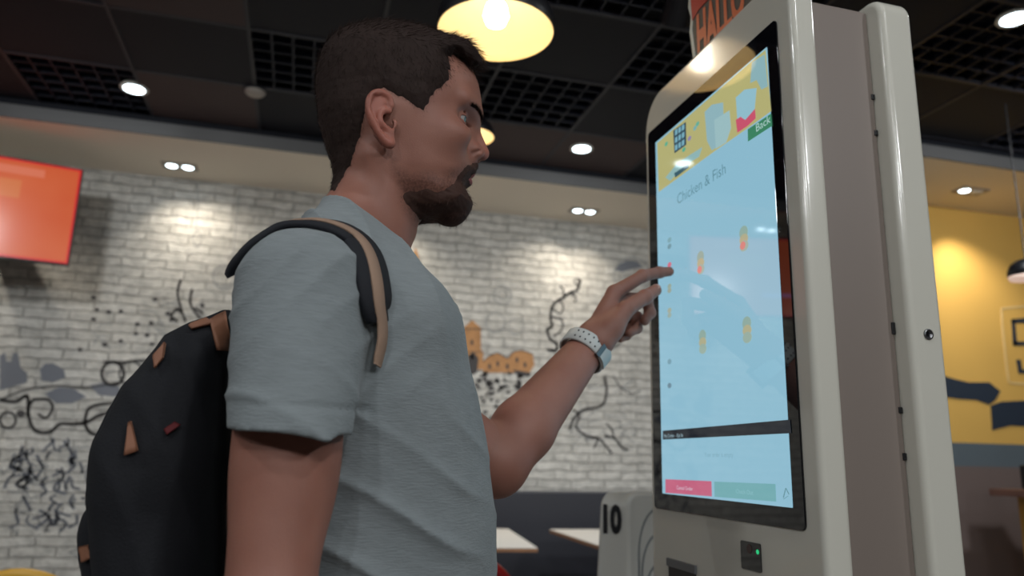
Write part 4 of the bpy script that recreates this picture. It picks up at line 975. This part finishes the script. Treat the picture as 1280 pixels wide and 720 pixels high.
# ------------------------------------------------------------------ lamps
def link_light(name, kind, loc, energy, col, parent=None, **k):
    l = bpy.data.lights.new(name, kind); l.energy = energy; l.color = col
    for a, b in k.items(): setattr(l, a, b)
    o = bpy.data.objects.new(name, l); C.objects.link(o); o.location = loc
    if parent is not None: bpy.context.view_layer.update(); o.parent = parent; o.matrix_parent_inverse = parent.matrix_world.inverted()
    return o
def aim(o, tgt):
    d = Vector(tgt)-o.location; o.rotation_euler = d.to_track_quat('-Z', 'Y').to_euler()
def pendant(px, py, z, rad, label, warm=1):
    q = atp(px, py, 2, z-CZ); x, y = q[0], q[1]
    t = thing('pendant_lamp', label, 'pendant lamp', (x, y, z), group=None)
    outer = [(rad, 0), (rad*1.01, .004), (rad*1.0, rad*.25), (rad*.86, rad*.52), (rad*.62, rad*.75), (rad*.32, rad*.9), (rad*.14, rad*.98), (rad*.13, rad*1.3), (.004, rad*1.32)]
    inner = [(r*.985 if h < rad*.9 else r*.7, max(h-.004, .0005)) for r, h in outer[:7]]
    MB().lathe((x, y, z), outer, 48).build('lamp_shade', M_lampdark, t, smooth=True)
    m = MB(); base = len(m.v)
    for r, h in inner:
        for k in range(48): A = 2*PI*k/48; m.v.append((x+r*math.cos(A), y+r*math.sin(A), z-.001+h*.97))
    for i in range(len(inner)-1):
        for k in range(48): m.f.append([i*48+k, i*48+(k+1) % 48, (i+1)*48+(k+1) % 48, (i+1)*48+k])
    m.build('shade_lining', M_lampin, t, smooth=True)
    # open the outer shell's underside: its first ring cap is removed below
    sh = t.children[0]; import bmesh
    bm = bmesh.new(); bm.from_mesh(sh.data); bad = [f for f in bm.faces if len(f.verts) > 8 and f.calc_center_median().z < z+.002]; bmesh.ops.delete(bm, geom=bad, context='FACES'); bm.to_mesh(sh.data); bm.free()
    MB().lathe((x, y, z+rad*.10), [(.001, 0), (rad*.16, rad*.05), (rad*.22, rad*.2), (rad*.18, rad*.38), (rad*.11, rad*.52), (.002, rad*.55)], 24).build('bulb', M_bulb, t, smooth=True)
    MB().lathe((x, y, z+rad*.66), [(rad*.17, 0), (rad*.17, rad*.1), (rad*.13, rad*.12), (rad*.13, rad*.26)], 24).build('bulb_holder', mat('holder_cream', (216, 188, 120), .5), t, smooth=True)
    MB().tube([(x, y, z+rad*1.3), (x, y, ZC+.02)], .003, 8).build('cord', M_lampdark, t)
    link_light('bulb_light', 'POINT', (x, y, z+rad*.12), 0.75*(rad/.135)**2, (1, .84, .6), t, shadow_soft_size=rad*.2)
    return t
pendant(619.5, 40, float(ray(619.5, 40)[2]*1.66)+CZ, .128, 'large black pendant lamp with golden lining above the man’s face')
pendant(588, 171, 1.38+CZ, .105, 'small far pendant lamp, its gold rim peeping past the man’s nose')
q = atp(873, 80, 0, XK); 
# black dome lamp at the right edge
pd3 = atp(1284, 345, 1, 3.3*S)
t3 = thing('dome_lamp', 'black dome lamp with white lining at the right edge', 'pendant lamp', (pd3[0], pd3[1], pd3[2]+CZ))
rad = .075
m = MB(); outer = [(rad, 0), (rad*1.0, rad*.3), (rad*.85, rad*.65), (rad*.55, rad*.9), (rad*.2, rad*1.02), (.003, rad*1.05)]
m.lathe((pd3[0], pd3[1], pd3[2]+CZ), outer, 32); m.build('lamp_shade', M_lampdark, t3, smooth=True)
MB().lathe((pd3[0], pd3[1], pd3[2]+CZ), [(rad*.98, -.001), (rad*.9, -.016), (rad*.3, -.020), (.001, -.020)], 32).build('diffuser', mat('warm_diffuser', (240, 226, 214), .5, emit=(240, 200, 180), estr=.55), t3, smooth=True)
MB().tube([(pd3[0], pd3[1], pd3[2]+CZ+rad), (pd3[0], pd3[1], ZS)], .003, 8).build('cord', M_lampdark, t3)

def downlight(x, y, z, label, r=.055, power=6, aimto=None, col=(.95, .98, 1), group=None, spot=None, ledm=None):
    t = thing('downlight', label, 'downlight', (x, y, z), group=group)
    MB().lathe((x, y, z), [(r*.80, -.001), (r, -.004), (r*1.12, -.003), (r*1.15, 0), (r*1.0, .02)], 32).build('trim_ring', M_white, t, smooth=True)
    MB().lathe((x, y, z), [(.001, -.0055), (r*.7, -.006), (r*.86, -.0035), (r*.86, .01)], 32).build('lens', ledm or M_led, t, smooth=True)
    if power:
        if spot: o = link_light('downlight_light', 'SPOT', (x, y, z-.012), power, col, t, shadow_soft_size=.03, spot_size=math.radians(spot), spot_blend=.8)
        else: o = link_light('downlight_light', 'AREA', (x, y, z-.010), power, col, t, shape='DISK', size=.1)
        if aimto is not None:
            o.parent = None; o.location = (x, y, z-.012); aim(o, aimto); mw_ = o.matrix_world.copy(); bpy.context.view_layer.update(); o.parent = t; o.matrix_parent_inverse = t.matrix_world.inverted()
    return t
for px, py, lb in ((168, 110, 'round lit downlight in the dark grille, above the television'), (727, 185, 'round lit downlight in the brown ceiling panel between man and kiosk'), (1268, 22, 'round lit downlight at the top right corner')):
    q = atp(px, py, 2, 2.3*S); downlight(q[0], q[1], ZC-.005, lb, r=.058, power=60, spot=95)
for k, (x, y, w_) in enumerate(((-1.5, .2, 9), (.9, -1.0, 8), (-.6, -1.8, 9), (2.6, .8, 9), (-2.8, 1.6, 8), (.35, .15, 4))):  # downlights outside the view, added to raise the ambient light
    downlight(x, y, ZC-.005, 'round lit downlight added out of view in the dark ceiling as fill', r=.06, power=w_, group='added fill downlights out of view')
# unseen spotlights added under the ceiling to brighten kiosk, walls and counter
for k, (x, y, tg, w_) in enumerate(((-1.6, -2.3, (.6, 3.5, .9), 62), (.3, -2.6, (1.2, 3.0, 1.0), 66), (2.2, -2.0, (.9, 2.4, 1.1), 80), (-3.0, -.8, (-.8, 4.8, 1.0), 80), (3.0, .9, (4.0, 3.6, 1.2), 110), (1.2, 2.2, (1.6, 4.87, .8), 105), (-1.6, 2.2, (-.9, 4.87, .8), 75))):
    t = thing('fill_spotlight', 'added fill spotlight, black, on a short arm under the dark ceiling, out of the picture', 'spotlight', (x, y, ZC-.03), group='added fill spotlights out of view')
    o = link_light('spot_light', 'SPOT', (x, y, ZC-.16), w_, (.95, .98, 1), None, shadow_soft_size=.10, spot_size=math.radians(100), spot_blend=.8); aim(o, tg)
    d_ = (Vector(tg)-o.location).normalized(); o.location = o.location+d_*.075
    bpy.context.view_layer.update(); o.parent = t; o.matrix_parent_inverse = t.matrix_world.inverted()
    c0_ = np.array([x, y, ZC-.16]); dn = np.array(d_)
    MB().tube([c0_-dn*.06, c0_-dn*.055, c0_+dn*.06], [.02, .05, .055], 20).build('head', M_lampdark, t, smooth=False)
    MB().tube([c0_, (x, y, ZC-.002)], .010, 8).build('arm', M_lampdark, t)
# smoke detector
q = atp(319, 114, 2, 2.29*S)
det = thing('smoke_detector', 'white round smoke detector on the dark ceiling beside the brown panel', 'smoke detector', (q[0], q[1], ZC-.004))
MB().lathe((q[0], q[1], ZC-.004), [(.048, 0), (.050, -.012), (.040, -.022), (.022, -.030), (.001, -.031)], 32).build('housing', mat('detector', (170, 162, 152), .5), det, smooth=True)
MB().lathe((q[0], q[1], ZC-.004), [(.052, .002), (.054, -.004), (.049, -.006)], 32).build('base_ring', M_rail, det, smooth=True)
# twin spotlights in the soffit
def twin(px, py, label, wash, power, on=(1, 1), zz=ZS, col=(1, .90, .76), size=70):
    q = atp(px, py, 2, zz-CZ); x, y = q[0], q[1]
    t = thing('twin_spotlight', label, 'spotlight', (x, y, zz))
    MB().prism(rrect(x-.10, y-.055, x+.10, y+.055, .01), 2, zz-.006, zz+.002).build('frame', mat('spot_frame', (150, 140, 126), .5), t)
    for s, k in ((-.045, 0), (.045, 1)):
        MB().lathe((x+s, y, zz), [(.030, -.004), (.034, -.010), (.040, -.007), (.040, -.004)], 24).build('lamp_ring', M_white, t, smooth=True)
        MB().lathe((x+s, y, zz), [(.001, -.014), (.022, -.013), (.031, -.007)], 24).build('lamp', M_led if on[k] else M_white, t, smooth=True)
        if on[k]:
            o = link_light('spot_light', 'SPOT', (x+s, y, zz-.03), power, col, None, shadow_soft_size=.02, spot_size=math.radians(size), spot_blend=.9); aim(o, wash[k])
            bpy.context.view_layer.update(); o.parent = t; o.matrix_parent_inverse = t.matrix_world.inverted()
def wp(px, py, Y=YW): q = atp(px, py, 1, Y); return (q[0], q[1], q[2]+CZ)
twin(225, 207, 'twin ceiling spotlight near the television, lighting the brick wall', (wp(230, 380), wp(290, 380)), 11, size=100)
twin(730, 263, 'twin ceiling spotlight between beard and kiosk, lighting the brick wall', (wp(640, 480), wp(740, 500)), 15, size=100)
twin(1213, 238, 'twin ceiling spotlight over the yellow wall, only one lamp lit', (wp(1250, 470, YW2), wp(1250, 400, YW2)), 40, on=(1, 0), size=85)
twin(470, 235, 'twin ceiling spotlight hidden behind the man’s head', (wp(450, 450), wp(520, 480)), 20, size=95)
twin(-60, 170, 'twin ceiling spotlight left of the picture', (wp(-60, 480), wp(0, 560)), 20, size=95)

# ------------------------------------------------------------------ furniture at the back
booth = thing('booth_seat', 'long dark upholstered bench against the brick wall', 'bench', (0, YW-.3, 0))
zb_ = CZ-.262*6.2/6.0*S
x0b, x1b = -1.0*S, XC-.01
MB().box((x0b, YW-.13, .3), (x1b, YW-.004, zb_)).build('backrest', M_booth, booth, bevel=.012)
MB().box((x0b, YW-.60, .36), (x1b, YW-.13, .48)).build('seat', M_booth, booth, bevel=.02)
MB().box((x0b, YW-.56, 0), (x1b, YW-.13, .36)).build('base', M_dark, booth)
zt = CZ-.53*S
def dining(xa, xb, y0, y1, rz, label):
    t = thing('dining_table', label, 'table', ((xa+xb)/2, (y0+y1)/2, 0))
    MB().box((xa, y0, zt-.006), (xb, y1, zt), rz).build('table_top', M_table, t, bevel=.002)
    MB().box((xa-.001, y0-.001, zt-.020), (xb+.001, y1+.001, zt-.006), rz).build('table_edge', M_wood, t)
    cx, cy = (xa+xb)/2, (y0+y1)/2
    MB().lathe((cx, cy, 0), [(.22, 0), (.22, .012), (.03, .03), (.03, zt-.03), (.12, zt-.028)], 24).build('pedestal', M_dark, t, smooth=True)
dining(.68*S, 1.54*S, 4.66*S, 5.88*S, math.radians(-7), 'pale dining table just right of the man’s t-shirt')
dining(1.915*S, 2.8*S, 4.68*S, 5.77*S, math.radians(-1.5), 'pale dining table left of the stand numbered 10')
def chair(x, y, rz, m, label, zt_=.80):
    t = thing('dining_chair', label, 'chair', (x, y, 0), 0)
    def T(p): c, s = math.cos(rz), math.sin(rz); return (x+p[0]*c-p[1]*s, y+p[0]*s+p[1]*c, p[2])
    n = 24; ring = [T((.22*math.cos(A)*1.0, .20-.05*math.cos(A)**2, .60+(zt_-.60)*math.sin(A))) for A in [PI*k/n for k in range(n+1)]]
    ring += [T((-.22, .16, .46)), T((.22, .16, .46))][:0]
    pts = [T((.22, .14, .45))]+ring+[T((-.22, .14, .45))]
    MB().tube(pts, .017, 10).build('backrest_frame', m, t, smooth=True)
    V = []; F = []
    for i in range(13):
        for j in range(7):
            A = PI*i/12; r = j/6; zc = .58; V.append(T((.205*math.cos(A), .205-.05*math.cos(A)**2, (zc-.08*r)+(zt_-.012-zc)*math.sin(A)*(1-r)*.62)))
    mb = MB(); mb.prism([(a, b) for a, b in rrect(-.2, .47, .2, .60, .04)], 1, .17, .185); mb.v = [T(v) for v in mb.v]; mb.build('backrest', m, t)
    mb = MB(); mb.prism(rrect(-.21, -.21, .21, .19, .06), 2, .44, .465); mb.v = [T(v) for v in mb.v]; mb.build('seat', m, t, bevel=.008)
    for sx in (-1, 1):
        for sy in (-1, 1): MB().tube([T((.17*sx, .15*sy, .445)), T((.21*sx, .20*sy, 0))], [.014, .010], 8).build('leg', M_dark, t)
g_ = atp(592, 704, 1, 2.23)
chair(g_[0]-.068, 2.42, math.radians(200), M_red, 'red plastic chair between the man’s t-shirt and the table', g_[2]+CZ)
chair(-.71, 2.84, math.radians(170), M_yelp, 'yellow plastic chair behind the bottom of the backpack', .835)
chair(-1.15, 3.25, math.radians(150), M_red, 'red plastic chair at the lower left edge behind the backpack', .77)
# numbered stand beside the kiosk
nl = atp(750, 640, 1, 1.75); nr = atp(790, 640, 1, 1.70)
ns = thing('numbered_stand', 'white rounded plastic stand with black number 10, left of the kiosk', 'stand', (nl[0]+.12, 1.80, 0))
M_ns = mat('stand_white', (196, 196, 190), .45)
A0 = atp(750, 650, 1, 1.75); A1 = atp(787, 650, 1, 1.70)     # front edge, left and right
wv = A1-A0; wv[2] = 0; W_ = np.linalg.norm(wv); wv /= W_; dv = np.array([-wv[1], wv[0], 0]); 
ztop = atp(775, 616, 1, 1.72)[2]+CZ
# body: outline seen from the side (depth d along the right face) with a round top, extruded across the front width
wide = np.array([.80, .60, 0]); wide /= np.linalg.norm(wide); DL = .26
prof = []
rs_ = .035
for k in range(9): A = PI/2*k/8; prof.append((rs_-rs_*math.cos(A), ztop-rs_+rs_*math.sin(A)))
for k in range(9): A = PI/2*k/8; prof.append((DL-.09+.09*math.sin(A), ztop-.09+.09*math.cos(A)))
prof = [(0, 0)]+[(-.0, .6)]+prof+[(DL, .6), (DL+.02, 0)]
prof = [(a-(.02 if b < .01 and a < .1 else 0), b) for a, b in prof]
V = []; F = []; n = len(prof)
for j, s in enumerate((0, W_)):
    for a, b in prof:
        fl = (ztop-b)*.06; V.append(np.array([A0[0], A0[1], 0])+wv*(s+(fl*(-1 if j == 0 else .0)))+wide*a+np.array([0, 0, b]))
for k in range(n): F.append([k, (k+1) % n, n+(k+1) % n, n+k])
F.append(list(range(n))[::-1]); F.append(list(range(n, 2*n)))
o = mesh_np('body', np.array(V), F, M_ns, ns, False); bv_ = o.modifiers.new('b', 'BEVEL'); bv_.width = .010; bv_.segments = 4; bv_.limit_method = 'ANGLE'; bv_.angle_limit = .7; o.data.polygons.foreach_set('use_smooth', np.ones(len(F), bool)); o.modifiers.new('w', 'WEIGHTED_NORMAL')
dN = np.cross(wide, np.array([0, 0, 1.])); 
# number on the narrow face
V, F = text_mesh('10', .085, .004); V[:, 0] -= V[:, 0].mean(); 
nf = -np.cross(wv, np.array([0, 0, 1.])); nf = nf if nf@np.array([A0[0], A0[1], 0]) < 0 else -nf
c0 = atp(764, 664, 1, 1.745); base_ = np.array([A0[0], A0[1], 0])+wv*W_*.50; W2 = [base_+wv*v[0]*.62+np.array([0, 0, c0[2]+CZ+v[1]])+nf*.003+wide*0 for v in V]
mesh_np('number', np.array(W2), F, M_dark, ns, False)
for k, (r_, zz_) in enumerate(((.10, ztop-.03), (.085, ztop-.075), (.07, ztop-.13))):
    pts = [np.array([A0[0], A0[1], 0])+wv*(W_+.001)+wide*(DL/2+.01-r_*math.cos(A))+np.array([0, 0, zz_-.11+r_*math.sin(A)]) for A in [PI*q_/16 for q_ in range(17)]]
    pts = [pts[0]-np.array([0, 0, .25])]+pts+[pts[-1]-np.array([0, 0, .25])]
    MB().tube(pts, .0032, 6).build('moulded_arch', mat('arch_grey', (120, 124, 124), .5), ns, smooth=True)
# counter on the right
yc = 3.9*S; a = atp(1236, 613, 1, yc+.3); zc = a[2]+CZ+.01
ct = thing('counter', 'brown topped counter with yellow front at the lower right edge', 'counter', (a[0]+.6, yc+.2, 0))
MB().box((a[0], yc, zc-.035), (a[0]+2.0, yc+.3, zc)).build('counter_top', mat('brown_top', (110, 76, 66), .5, var=.15, vscale=8), ct, bevel=.004)
b = atp(1274, 640, 1, yc+.28)
MB().box((b[0], yc+.03, 0), (a[0]+2.0, yc+.28, zc-.035)).build('counter_front', mat('mustard', (160, 118, 44), .6, var=.2, vscale=20), ct)
e = atp(1274, 586, 1, yc+.28); z_ = zc
bx_ = MB().box((e[0], yc+.12, zc), (e[0]+.22, yc+.28, e[2]+CZ+.02)).build('black_box', M_dark, bevel=.006); tag(bx_, 'black box standing on the counter at the right edge', 'box')

# ------------------------------------------------------------------ world and output
w = bpy.data.worlds.new('world'); bpy.context.scene.world = w; w.use_nodes = True
w.node_tree.nodes['Background'].inputs[0].default_value = (.02, .025, .035, 1); w.node_tree.nodes['Background'].inputs[1].default_value = 1
sc = bpy.context.scene
sc.view_settings.view_transform = 'Standard'; sc.view_settings.look = 'None'; sc.view_settings.gamma = 1; sc.view_settings.use_curve_mapping = False
sc.view_settings.exposure = 0
sc.cycles.use_denoising = True; sc.cycles.max_bounces = 8; sc.cycles.sample_clamp_indirect = 4; sc.cycles.sample_clamp_direct = 0
